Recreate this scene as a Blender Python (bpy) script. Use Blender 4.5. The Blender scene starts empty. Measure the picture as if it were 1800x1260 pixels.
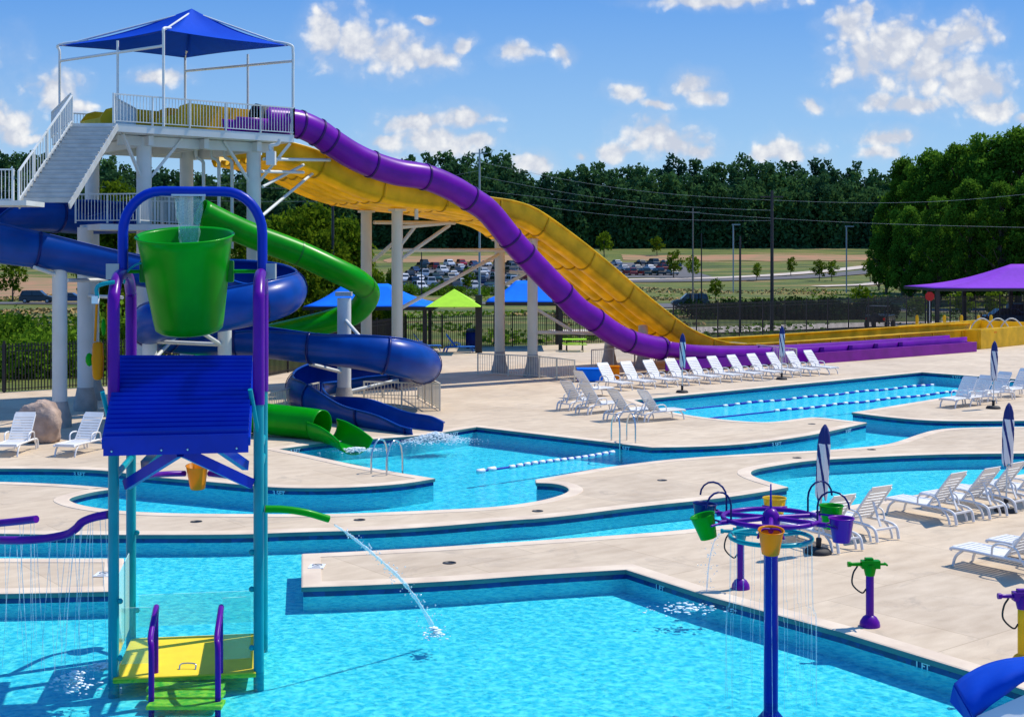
import bpy, math, random
import numpy as np
from mathutils import Vector, Matrix, noise
from mathutils.geometry import tessellate_polygon
R = math.radians
sc = bpy.context.scene
COL = sc.collection

# ------------------------------------------------------------------ camera, sky, sun, exposure
F, H, CX, CY = 2350.0, 6.0, 900.0, 450.0        # focal length in photo pixels, eye height, vanishing centre
cam_d = bpy.data.cameras.new("camera")
cam = bpy.data.objects.new("camera", cam_d)
COL.objects.link(cam)
cam.location = (0, 0, H)
cam.rotation_euler = (R(90), 0, 0)
cam_d.sensor_width = 36
cam_d.lens = F / 1800 * 36
cam_d.shift_y = -180 / 1800
cam_d.clip_end = 6000
sc.camera = cam

SUN_EL, SUN_AZ = R(56), R(61)                     # azimuth from +Y towards +X
sund = Vector((math.sin(SUN_AZ) * math.cos(SUN_EL), math.cos(SUN_AZ) * math.cos(SUN_EL), math.sin(SUN_EL)))
sl = bpy.data.lights.new("sun", 'SUN')
sl.energy = 4.5
sl.angle = R(0.55)
sl.color = (1.0, 0.93, 0.81)
so = bpy.data.objects.new("sun", sl)
COL.objects.link(so)
so.location = (30, 20, 60)
so.rotation_euler = sund.to_track_quat('Z', 'Y').to_euler()

CLOUDS = [  # photo x, y, half width, half height
    (570, 60, 34, 36), (620, 75, 50, 42), (690, 92, 70, 34), (760, 98, 50, 22), (745, 35, 16, 8), (810, 78, 22, 12),
    (908, 97, 30, 14), (984, 95, 20, 17),
    (735, 215, 60, 22), (820, 205, 45, 22), (760, 245, 85, 28), (680, 245, 28, 14), (835, 248, 28, 20),
    (1140, 238, 46, 30), (1185, 258, 62, 26), (1225, 268, 34, 14), (1085, 265, 30, 16), (935, 285, 30, 18), (1018, 272, 12, 10),
    (1097, 162, 24, 16), (1150, 182, 30, 10), (1215, 150, 34, 20), (1240, 172, 30, 12),
    (1500, 45, 40, 40), (1520, 110, 55, 45), (1575, 75, 60, 45), (1650, 80, 66, 42), (1625, 130, 90, 45), (1700, 60, 45, 35),
    (1715, 150, 60, 38), (1600, 182, 90, 16), (1735, 185, 40, 20), (1525, 20, 10, 16),
    (1425, 186, 20, 12), (1385, 260, 45, 22), (1345, 262, 26, 12), (1560, 245, 40, 16), (1545, 268, 30, 12),
    (1270, 2, 110, 12), (1790, 205, 18, 8),
    (20, 225, 40, 36), (-20, 205, 40, 30), (50, 248, 30, 10), (95, 150, 42, 26), (120, 185, 46, 14), (280, 135, 42, 14),
    (-150, 120, 120, 60), (2000, 150, 140, 50), (-420, 90, 150, 60), (2350, 90, 180, 60), (560, 272, 50, 14),
]
w = bpy.data.worlds.new("World")
sc.world = w
w.use_nodes = True
nt = w.node_tree
nt.nodes.clear()


def wn(kind, **kw):
    n = nt.nodes.new(kind)
    for k, v in kw.items():
        setattr(n, k, v)
    return n


def wl(a, b):
    nt.links.new(a, b)


def wmath(op, a, b=None, c=None, clamp=False):
    n = wn('ShaderNodeMath', operation=op, use_clamp=clamp)
    for i, x in enumerate((a, b, c)):
        if x is None:
            continue
        if isinstance(x, (int, float)):
            n.inputs[i].default_value = x
        else:
            wl(x, n.inputs[i])
    return n.outputs[0]


wout = wn('ShaderNodeOutputWorld')
bg = wn('ShaderNodeBackground')
wl(bg.outputs[0], wout.inputs[0])
sky = wn('ShaderNodeTexSky', sky_type='NISHITA')
sky.sun_disc = False
sky.sun_elevation = SUN_EL
sky.sun_rotation = SUN_AZ
sky.air_density = 1.0
sky.dust_density = 0.6
sky.ozone_density = 3.0
hsv = wn('ShaderNodeHueSaturation')
hsv.inputs['Saturation'].default_value = 1.38
hsv.inputs['Value'].default_value = 0.92
wl(sky.outputs[0], hsv.inputs['Color'])
tc = wn('ShaderNodeTexCoord')
sep = wn('ShaderNodeSeparateXYZ')
wl(tc.outputs['Generated'], sep.inputs[0])
ysafe = wmath('MAXIMUM', sep.outputs[1], 0.05)
uu = wmath('DIVIDE', sep.outputs[0], ysafe)
ww = wmath('DIVIDE', sep.outputs[2], ysafe)
comb = wn('ShaderNodeCombineXYZ')
wl(uu, comb.inputs[0])
wl(ww, comb.inputs[1])
wrp = wn('ShaderNodeTexNoise')
wrp.inputs['Scale'].default_value = 26
wrp.inputs['Detail'].default_value = 5
wl(comb.outputs[0], wrp.inputs['Vector'])
wv = wn('ShaderNodeVectorMath', operation='MULTIPLY_ADD')
wl(wrp.outputs['Color'], wv.inputs[0])
wv.inputs[1].default_value = (0.03, 0.022, 0)
wv.inputs[2].default_value = (-0.015, -0.011, 0)
wp = wn('ShaderNodeVectorMath', operation='ADD')
wl(comb.outputs[0], wp.inputs[0])
wl(wv.outputs[0], wp.inputs[1])
field = None
for (cx, cy, rx, ry) in CLOUDS:
    a, b = (cx - CX) / F, (CY - cy) / F
    ia, ib = F / (rx * 1.22), F / (ry * 1.22)
    m = wn('ShaderNodeVectorMath', operation='MULTIPLY_ADD')
    wl(wp.outputs[0], m.inputs[0])
    m.inputs[1].default_value = (ia, ib, 0)
    m.inputs[2].default_value = (-a * ia, -b * ib, 0)
    ln = wn('ShaderNodeVectorMath', operation='LENGTH')
    wl(m.outputs[0], ln.inputs[0])
    field = ln.outputs['Value'] if field is None else wmath('MINIMUM', field, ln.outputs['Value'])
n1 = wn('ShaderNodeTexNoise')
n1.inputs['Scale'].default_value = 48
n1.inputs['Detail'].default_value = 10
n1.inputs['Roughness'].default_value = 0.56
wl(comb.outputs[0], n1.inputs['Vector'])
n2v = wn('ShaderNodeVectorMath', operation='ADD')
wl(comb.outputs[0], n2v.inputs[0])
n2v.inputs[1].default_value = (0.0035, 0.0045, 0)
n2 = wn('ShaderNodeTexNoise')
n2.inputs['Scale'].default_value = 48
n2.inputs['Detail'].default_value = 10
n2.inputs['Roughness'].default_value = 0.56
wl(n2v.outputs[0], n2.inputs['Vector'])
vor = wn('ShaderNodeTexVoronoi', feature='F1')
vor.inputs['Scale'].default_value = 62
vor.inputs['Detail'].default_value = 1.5
vor.inputs['Roughness'].default_value = 0.55
wl(wp.outputs[0], vor.inputs['Vector'])
puff = wmath('SUBTRACT', 0.5, vor.outputs['Distance'])
dens = wmath('ADD', wmath('SUBTRACT', 1.50, field), wmath('MULTIPLY', puff, 0.75))
dens = wmath('ADD', dens, wmath('MULTIPLY', wmath('SUBTRACT', n1.outputs[0], 0.5), 1.25))
mr = wn('ShaderNodeMapRange', interpolation_type='SMOOTHSTEP')
wl(dens, mr.inputs[0])
mr.inputs[1].default_value = 0.0
mr.inputs[2].default_value = 0.85
veil = wn('ShaderNodeMapRange', interpolation_type='SMOOTHSTEP')
wl(wmath('ADD', wmath('SUBTRACT', 1.75, field), wmath('MULTIPLY', wmath('SUBTRACT', n1.outputs[0], 0.5), 1.6)), veil.inputs[0])
veil.inputs[1].default_value = 0.0
veil.inputs[2].default_value = 1.4
mask = wmath('MAXIMUM', wmath('MULTIPLY', mr.outputs[0], 0.93), wmath('MULTIPLY', veil.outputs[0], 0.22))
front = wmath('GREATER_THAN', sep.outputs[1], 0.06)
above = wn('ShaderNodeMapRange')
wl(ww, above.inputs[0])
above.inputs[1].default_value = 0.0
above.inputs[2].default_value = 0.04
mask = wmath('MULTIPLY', mask, front)
mask = wmath('MULTIPLY', mask, above.outputs[0], clamp=True)
lit = wmath('ADD', wmath('MULTIPLY_ADD', wmath('SUBTRACT', n1.outputs[0], n2.outputs[0]), 2.6, 0.62), wmath('MULTIPLY', puff, 1.1), clamp=True)
ccol = wn('ShaderNodeMix', data_type='RGBA')
wl(lit, ccol.inputs[0])
ccol.inputs[6].default_value = (0.62, 0.66, 0.76, 1)
ccol.inputs[7].default_value = (1.0, 0.99, 0.97, 1)
SKY_STR = 0.15
cs = wn('ShaderNodeVectorMath', operation='SCALE')
wl(ccol.outputs[2], cs.inputs[0])
cs.inputs[3].default_value = 0.93 / SKY_STR
smix = wn('ShaderNodeMix', data_type='RGBA')
wl(mask, smix.inputs[0])
sgr = wn('ShaderNodeMapRange')
wl(ww, sgr.inputs[0])
sgr.inputs[1].default_value = 0.0
sgr.inputs[2].default_value = 0.22
sramp = wn('ShaderNodeMix', data_type='RGBA')
wl(sgr.outputs[0], sramp.inputs[0])
sramp.inputs[6].default_value = (2.7, 4.35, 5.8, 1)
sramp.inputs[7].default_value = (0.60, 1.95, 5.1, 1)
sky2 = wn('ShaderNodeMix', data_type='RGBA')
sky2.inputs[0].default_value = 0.88
wl(hsv.outputs[0], sky2.inputs[6])
wl(sramp.outputs[2], sky2.inputs[7])
wl(sky2.outputs[2], smix.inputs[6])
wl(cs.outputs[0], smix.inputs[7])
wl(smix.outputs[2], bg.inputs[0])
bg.inputs[1].default_value = SKY_STR
w.cycles.sampling_method = 'MANUAL'
w.cycles.sample_map_resolution = 512

vs = sc.view_settings
vs.view_transform = 'Standard'
vs.look = 'None'
vs.gamma = 1
vs.exposure = 0.08
sc.cycles.max_bounces = 8
sc.cycles.diffuse_bounces = 3
sc.cycles.transparent_max_bounces = 12
sc.cycles.caustics_reflective = False
sc.cycles.caustics_refractive = False
sc.cycles.sample_clamp_indirect = 6
sc.cycles.use_denoising = True


# ------------------------------------------------------------------ helpers
def G(px, py, z=0.0):
    """ground point seen at a photo pixel"""
    y = F * (H - z) / (py - CY)
    return Vector(((px - CX) * y / F, y, z))


def D(px, py, y):
    """point at a photo pixel and a distance"""
    return Vector(((px - CX) * y / F, y, H - (py - CY) * y / F))


N0 = Vector((16.7, 74.2, 0))
U = Vector((0.790, 0.613, 0)).normalized()
V = Vector((-U.y, U.x, 0))


def T3(t, off, z):
    p = N0 + U * t + V * off
    return Vector((p.x, p.y, z))


def SL(px, py, off):
    """point on the vertical plane along the big slides"""
    p = N0 + V * off
    k = (px - CX) / F
    t = (k * p.y - p.x) / (U.x - k * U.y)
    y = p.y + U.y * t
    return Vector((p.x + U.x * t, y, H - (py - CY) * y / F))


def catmull(pts, n=8, closed=False):
    P = np.array([list(p) for p in pts], float)
    m = len(P)
    out = []
    rng = range(m if closed else m - 1)
    for i in rng:
        if closed:
            p0, p1, p2, p3 = P[(i - 1) % m], P[i], P[(i + 1) % m], P[(i + 2) % m]
        else:
            p0 = P[i - 1] if i > 0 else 2 * P[0] - P[1]
            p1, p2 = P[i], P[i + 1]
            p3 = P[i + 2] if i + 2 < m else 2 * P[-1] - P[-2]
        for k in range(n):
            t = k / n
            out.append(0.5 * ((2 * p1) + (-p0 + p2) * t + (2 * p0 - 5 * p1 + 4 * p2 - p3) * t * t + (-p0 + 3 * p1 - 3 * p2 + p3) * t ** 3))
    if not closed:
        out.append(P[-1])
    return out


class MB:
    def __init__(s):
        s.v, s.f, s.m, s.s = [], [], [], []

    def add(s, verts, faces, mi=0, smooth=False):
        b = len(s.v)
        s.v += [tuple(p) for p in verts]
        for f in faces:
            s.f.append(tuple(i + b for i in f))
            s.m.append(mi)
            s.s.append(smooth)
        return s

    def box(s, c, size, rot=None, mi=0):
        c = Vector(c)
        hx, hy, hz = size[0] / 2, size[1] / 2, size[2] / 2
        vs_ = [Vector((x, y, z)) for x in (-hx, hx) for y in (-hy, hy) for z in (-hz, hz)]
        if rot is not None:
            if isinstance(rot, (int, float)):
                rot = Matrix.Rotation(rot, 3, 'Z')
            vs_ = [rot @ p for p in vs_]
        return s.add([p + c for p in vs_], [(0, 1, 3, 2), (4, 6, 7, 5), (0, 4, 5, 1), (2, 3, 7, 6), (0, 2, 6, 4), (1, 5, 7, 3)], mi)

    def beam(s, a, b, wd, ht, mi=0, up=Vector((0, 0, 1))):
        a, b = Vector(a), Vector(b)
        t = (b - a).normalized()
        sd = t.cross(up)
        if sd.length < 1e-4:
            sd = Vector((1, 0, 0))
        sd.normalize()
        u2 = sd.cross(t)
        vv = []
        for p in (a, b):
            for x, y in ((-1, -1), (1, -1), (1, 1), (-1, 1)):
                vv.append(p + sd * (x * wd / 2) + u2 * (y * ht / 2))
        return s.add(vv, [(3, 2, 1, 0), (4, 5, 6, 7), (0, 1, 5, 4), (1, 2, 6, 5), (2, 3, 7, 6), (3, 0, 4, 7)], mi)

    def tube(s, pts, r, n=10, mi=0, closed=False, caps=True, smooth=True):
        P = [Vector(p[:3]) for p in pts]
        m = len(P)
        rr = r if isinstance(r, (list, tuple)) else [r] * m
        T = []
        for i in range(m):
            a = P[(i - 1) % m] if (closed or i > 0) else P[i]
            b = P[(i + 1) % m] if (closed or i < m - 1) else P[i]
            T.append((b - a).normalized())
        nrm = T[0].orthogonal().normalized()
        vv = []
        for i in range(m):
            nrm = (nrm - T[i] * nrm.dot(T[i]))
            nrm = nrm.normalized() if nrm.length > 1e-6 else T[i].orthogonal().normalized()
            bn = T[i].cross(nrm)
            for k in range(n):
                a = 2 * math.pi * k / n
                vv.append(P[i] + (nrm * math.cos(a) + bn * math.sin(a)) * rr[i])
        ff = []
        for i in range(m if closed else m - 1):
            j = (i + 1) % m
            for k in range(n):
                l = (k + 1) % n
                ff.append((i * n + k, i * n + l, j * n + l, j * n + k))
        s.add(vv, ff, mi, smooth)
        if caps and not closed:
            s.add(vv[:n], [tuple(reversed(range(n)))], mi)
            s.add(vv[-n:], [tuple(range(n))], mi)
        return s

    def lathe(s, c, prof, n=24, mi=0, tilt=None, smooth=True):
        c = Vector(c)
        vv = []
        for (r, z) in prof:
            for k in range(n):
                a = 2 * math.pi * k / n
                p = Vector((r * math.cos(a), r * math.sin(a), z))
                if tilt is not None:
                    p = tilt @ p
                vv.append(p + c)
        ff = []
        for i in range(len(prof) - 1):
            for k in range(n):
                l = (k + 1) % n
                ff.append((i * n + k, i * n + l, (i + 1) * n + l, (i + 1) * n + k))
        return s.add(vv, ff, mi, smooth)

    def ball(s, c, r, n=10, mi=0, sq=(1, 1, 1)):
        c = Vector(c)
        vv, ff = [], []
        h = max(4, n // 2)
        for i in range(h + 1):
            ph = math.pi * i / h
            for k in range(n):
                a = 2 * math.pi * k / n
                vv.append(c + Vector((math.sin(ph) * math.cos(a) * r * sq[0], math.sin(ph) * math.sin(a) * r * sq[1], math.cos(ph) * r * sq[2])))
        for i in range(h):
            for k in range(n):
                l = (k + 1) % n
                ff.append((i * n + k, (i + 1) * n + k, (i + 1) * n + l, i * n + l))
        return s.add(vv, ff, mi, True)

    def sweep(s, path, section, mi=0, roll=None, closed_sec=False, smooth=True, up=Vector((0, 0, 1))):
        """section: list of (side, up) or function i -> list; side is to the right of travel"""
        P = [Vector(p[:3]) for p in path]
        m = len(P)
        vv = []
        k = 0
        for i in range(m):
            t = (P[min(i + 1, m - 1)] - P[max(i - 1, 0)]).normalized()
            sd = t.cross(up).normalized()
            u2 = sd.cross(t)
            a = roll[i] if roll else 0.0
            s2 = sd * math.cos(a) + u2 * math.sin(a)
            u3 = -sd * math.sin(a) + u2 * math.cos(a)
            sec = section(i) if callable(section) else section
            k = len(sec)
            for (x, y) in sec:
                vv.append(P[i] + s2 * x + u3 * y)
        ff = []
        for i in range(m - 1):
            for j in range(k if closed_sec else k - 1):
                l = (j + 1) % k
                ff.append((i * k + j, i * k + l, (i + 1) * k + l, (i + 1) * k + j))
        return s.add(vv, ff, mi, smooth)

    def build(s, name, mats, parent=None, bevel=0, solid=0):
        me = bpy.data.meshes.new(name)
        off = Vector((0, 0, 0))
        q = parent
        while q is not None:
            off += q.location
            q = q.parent
        me.from_pydata([(p[0] - off.x, p[1] - off.y, p[2] - off.z) for p in s.v], [], s.f)
        if not isinstance(mats, (list, tuple)):
            mats = [mats]
        for mt in mats:
            me.materials.append(mt)
        me.polygons.foreach_set('material_index', s.m)
        me.polygons.foreach_set('use_smooth', s.s)
        me.update()
        o = bpy.data.objects.new(name, me)
        COL.objects.link(o)
        if parent is not None:
            o.parent = parent
        if solid:
            md = o.modifiers.new('solid', 'SOLIDIFY')
            md.thickness = solid
            md.offset = 0
        if bevel:
            md = o.modifiers.new('bevel', 'BEVEL')
            md.width = bevel
            md.segments = 2
            md.limit_method = 'ANGLE'
        return o


def tag(o, label=None, cat=None, group=None, kind=None):
    if label:
        o['label'] = label
    if cat:
        o['category'] = cat
    if group:
        o['group'] = group
    if kind:
        o['kind'] = kind
    return o


def thing(name, loc, label, cat, group=None):
    o = bpy.data.objects.new(name, None)
    o.empty_display_size = 0.2
    COL.objects.link(o)
    o.location = loc
    return tag(o, label, cat, group)


def copy_tree(o, parent=None):
    c = o.copy()
    COL.objects.link(c)
    c.parent = parent
    for ch in [x for x in bpy.data.objects if x.parent == o]:
        copy_tree(ch, c)
    return c


def place(proto, used, loc, rz, label, group=None, scale=None):
    """first use moves the prototype itself, later ones copy it with its parts"""
    o = proto if not used[0] else copy_tree(proto)
    used[0] = True
    o.location = loc
    o.rotation_euler = (0, 0, rz)
    if scale:
        o.scale = scale
    o['label'] = label
    if group:
        o['group'] = group
    return o


# ------------------------------------------------------------------ materials
def mat(name, col, rough=0.5, metal=0.0, var=0.08, scale=3.0, bump=0.0, bscale=30.0, spec=0.5, coat=0.0, col2=None, trans=0.0, alpha=1.0, lo=0.35, hi=0.65):
    m = bpy.data.materials.new(name)
    m.use_nodes = True
    t = m.node_tree
    b = t.nodes['Principled BSDF']
    tcn = t.nodes.new('ShaderNodeTexCoord')
    nz = t.nodes.new('ShaderNodeTexNoise')
    nz.inputs['Scale'].default_value = scale
    nz.inputs['Detail'].default_value = 6
    t.links.new(tcn.outputs['Object'], nz.inputs['Vector'])
    rmp = t.nodes.new('ShaderNodeMapRange')
    rmp.inputs[1].default_value = lo
    rmp.inputs[2].default_value = hi
    t.links.new(nz.outputs[0], rmp.inputs[0])
    mx = t.nodes.new('ShaderNodeMix')
    mx.data_type = 'RGBA'
    t.links.new(rmp.outputs[0], mx.inputs[0])
    c2 = col2 if col2 else tuple(c * (1 - var * 2) for c in col)
    mx.inputs[6].default_value = (*c2, 1)
    mx.inputs[7].default_value = (*col, 1)
    t.links.new(mx.outputs[2], b.inputs['Base Color'])
    b.inputs['Roughness'].default_value = rough
    b.inputs['Metallic'].default_value = metal
    b.inputs['Specular IOR Level'].default_value = spec
    b.inputs['Coat Weight'].default_value = coat
    b.inputs['Coat Roughness'].default_value = 0.12
    if trans:
        b.inputs['Transmission Weight'].default_value = trans
    if alpha < 1:
        b.inputs['Alpha'].default_value = alpha
    if bump:
        bn = t.nodes.new('ShaderNodeTexNoise')
        bn.inputs['Scale'].default_value = bscale
        bn.inputs['Detail'].default_value = 5
        t.links.new(tcn.outputs['Object'], bn.inputs['Vector'])
        bp = t.nodes.new('ShaderNodeBump')
        bp.inputs['Strength'].default_value = bump
        bp.inputs['Distance'].default_value = 0.05
        t.links.new(bn.outputs[0], bp.inputs['Height'])
        t.links.new(bp.outputs[0], b.inputs['Normal'])
    return m


def gel(name, col, **kw):
    """glossy pigmented fibreglass or powder coat"""
    k = dict(rough=0.33, var=0.12, scale=1.3, coat=0.06, spec=0.18)
    k.update(kw)
    return mat(name, col, **k)


M = {}
M['white'] = mat('white_resin', (0.80, 0.79, 0.77), 0.45, var=0.04)
M['white_steel'] = mat('white_painted_steel', (0.70, 0.72, 0.70), 0.5, var=0.05, scale=0.7, col2=(0.60, 0.62, 0.58))
M['cream_steel'] = mat('cream_painted_steel', (0.76, 0.70, 0.54), 0.5, var=0.06, scale=0.7)
M['blue_gel'] = gel('blue_fibreglass', (0.000, 0.055, 0.33))
M['navy_gel'] = gel('deep_blue_fibreglass', (0.001, 0.014, 0.15))
M['blue_paint'] = gel('blue_powder_coat', (0.000, 0.030, 0.46), rough=0.35)
M['purple_gel'] = gel('purple_fibreglass', (0.17, 0.003, 0.36))
M['purple_paint'] = gel('purple_powder_coat', (0.12, 0.003, 0.32), rough=0.35)
M['purple_ring'] = gel('purple_flange', (0.045, 0.004, 0.13))
M['yellow_gel'] = gel('yellow_fibreglass', (0.98, 0.67, 0.03), rough=0.33)
M['yellow_seam'] = gel('yellow_flange', (0.66, 0.36, 0.004))
M['green_gel'] = gel('green_fibreglass', (0.001, 0.40, 0.004))
M['green_ring'] = gel('green_flange', (0.005, 0.20, 0.012))
M['lime'] = mat('lime_fabric', (0.42, 0.80, 0.02), 0.8, var=0.05)
M['teal'] = gel('teal_powder_coat', (0.002, 0.33, 0.40), rough=0.35)
M['orange'] = gel('orange_plastic', (0.95, 0.36, 0.001), rough=0.35)
M['blue_fabric'] = mat('blue_fabric', (0.000, 0.060, 0.52), 0.75, spec=0.1, var=0.05, scale=1.5, bump=0.15, bscale=6)
M['bright_fabric'] = mat('bright_blue_fabric', (0.003, 0.17, 0.85), 0.75, spec=0.1, var=0.05)
M['purple_fabric'] = mat('purple_fabric', (0.25, 0.05, 0.55), 0.75, spec=0.1, var=0.05)
M['navy_fabric'] = mat('navy_fabric', (0.008, 0.015, 0.13), 0.8, var=0.1)
M['black'] = mat('black_metal', (0.014, 0.014, 0.016), 0.5, var=0.1)
M['rubber'] = mat('black_rubber', (0.02, 0.02, 0.022), 0.7)
M['steel'] = mat('stainless_steel', (0.62, 0.64, 0.66), 0.22, metal=0.9, var=0.05)
M['grey_steel'] = mat('galvanised_steel', (0.42, 0.45, 0.46), 0.5, metal=0.3)
M['concrete'] = mat('pier_concrete', (0.45, 0.42, 0.38), 0.85, scale=3, bump=0.3, col2=(0.34, 0.32, 0.29))
M['rock'] = mat('boulder_stone', (0.50, 0.37, 0.29), 0.9, scale=2.4, bump=0.8, bscale=7, col2=(0.28, 0.20, 0.16))
M['grey_paint'] = mat('grey_painted_steel', (0.44, 0.47, 0.47), 0.6)
M['wood'] = mat('weathered_wood', (0.22, 0.19, 0.16), 0.9)
M['bark'] = mat('bark', (0.11, 0.085, 0.06), 0.95, scale=8, bump=0.5, bscale=12)
M['asphalt'] = mat('asphalt', (0.12, 0.115, 0.12), 0.9, scale=0.6, col2=(0.085, 0.083, 0.085))
M['path'] = mat('pale_path_concrete', (0.58, 0.49, 0.41), 0.9, scale=0.4)
M['dirt'] = mat('red_clay', (0.36, 0.18, 0.09), 0.95, scale=0.12, col2=(0.24, 0.17, 0.07), lo=0.4, hi=0.6)
M['glass'] = mat('car_glass', (0.02, 0.025, 0.03), 0.08, spec=0.8)
M['red'] = gel('red_paint', (0.45, 0.02, 0.02))
M['sign_white'] = mat('white_tile', (0.80, 0.82, 0.84), 0.4, var=0.02)
M['sign_grey'] = mat('grey_mark', (0.18, 0.18, 0.19), 0.5)
M['letter_dim'] = mat('pale_tile_lettering', (0.45, 0.62, 0.72), 0.4, var=0.02)


def glow(m, f):
    # thin fibreglass lets some sunlight through
    t = m.node_tree
    b = t.nodes['Principled BSDF']
    o = t.nodes['Material Output']
    tl = t.nodes.new('ShaderNodeBsdfTranslucent')
    src = b.inputs['Base Color'].links[0].from_socket
    t.links.new(src, tl.inputs[0])
    mx = t.nodes.new('ShaderNodeMixShader')
    mx.inputs[0].default_value = f
    t.links.new(b.outputs[0], mx.inputs[1])
    t.links.new(tl.outputs[0], mx.inputs[2])
    t.links.new(mx.outputs[0], o.inputs[0])


glow(M['yellow_gel'], 0.42)
glow(M['green_gel'], 0.22)
glow(M['orange'], 0.38)
M['deck_yellow'] = mat('textured_yellow_deck', (0.92, 0.66, 0.02), 0.6, var=0.05)
M['coping_edge'] = mat('teal_shaded_coping_face', (0.10, 0.22, 0.21), 0.5, scale=2, col2=(0.06, 0.16, 0.17))  # shade and water reflection on the coping face put into a dark teal


def panel_mat(name, col, col2):
    """clear tinted acrylic"""
    m = bpy.data.materials.new(name)
    m.use_nodes = True
    t = m.node_tree
    t.nodes.clear()
    o = t.nodes.new('ShaderNodeOutputMaterial')
    tr = t.nodes.new('ShaderNodeBsdfTransparent')
    tr.inputs[0].default_value = (*col, 1)
    gl = t.nodes.new('ShaderNodeBsdfPrincipled')
    gl.inputs['Base Color'].default_value = (*col2, 1)
    gl.inputs['Roughness'].default_value = 0.15
    fr = t.nodes.new('ShaderNodeFresnel')
    fr.inputs[0].default_value = 1.3
    ad = t.nodes.new('ShaderNodeMath')
    ad.operation = 'ADD'
    t.links.new(fr.outputs[0], ad.inputs[0])
    ad.inputs[1].default_value = 0.10
    mx = t.nodes.new('ShaderNodeMixShader')
    t.links.new(ad.outputs[0], mx.inputs[0])
    t.links.new(tr.outputs[0], mx.inputs[1])
    t.links.new(gl.outputs[0], mx.inputs[2])
    t.links.new(mx.outputs[0], o.inputs[0])
    return m


M['acrylic'] = panel_mat('clear_acrylic', (0.90, 1.0, 0.97), (0.6, 0.9, 0.85))


def jet_mat(name, dens, col):
    """falling water: mostly clear with broken white streaks"""
    m = bpy.data.materials.new(name)
    m.use_nodes = True
    t = m.node_tree
    t.nodes.clear()
    o = t.nodes.new('ShaderNodeOutputMaterial')
    tr = t.nodes.new('ShaderNodeBsdfTransparent')
    pr = t.nodes.new('ShaderNodeBsdfPrincipled')
    pr.inputs['Base Color'].default_value = (*col, 1)
    pr.inputs['Roughness'].default_value = 0.1
    g = t.nodes.new('ShaderNodeTexCoord')
    mp = t.nodes.new('ShaderNodeMapping')
    mp.inputs['Scale'].default_value = (16, 16, 1.1)
    nz = t.nodes.new('ShaderNodeTexNoise')
    nz.inputs['Scale'].default_value = 4
    nz.inputs['Detail'].default_value = 4
    t.links.new(g.outputs['Object'], mp.inputs[0])
    t.links.new(mp.outputs[0], nz.inputs['Vector'])
    mr_ = t.nodes.new('ShaderNodeMapRange')
    mr_.inputs[1].default_value = 0.3
    mr_.inputs[2].default_value = 0.75
    mr_.inputs[3].default_value = dens * 0.3
    mr_.inputs[4].default_value = dens * 1.7
    t.links.new(nz.outputs[0], mr_.inputs[0])
    mx = t.nodes.new('ShaderNodeMixShader')
    t.links.new(mr_.outputs[0], mx.inputs[0])
    t.links.new(tr.outputs[0], mx.inputs[1])
    t.links.new(pr.outputs[0], mx.inputs[2])
    t.links.new(mx.outputs[0], o.inputs[0])
    return m


M['jet'] = jet_mat('water_jet', 0.5, (0.85, 0.95, 1.0))
M['sheet'] = jet_mat('water_sheet', 0.22, (0.55, 0.9, 0.9))
M['thinjet'] = jet_mat('thin_jet', 0.33, (0.75, 0.93, 1.0))


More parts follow.
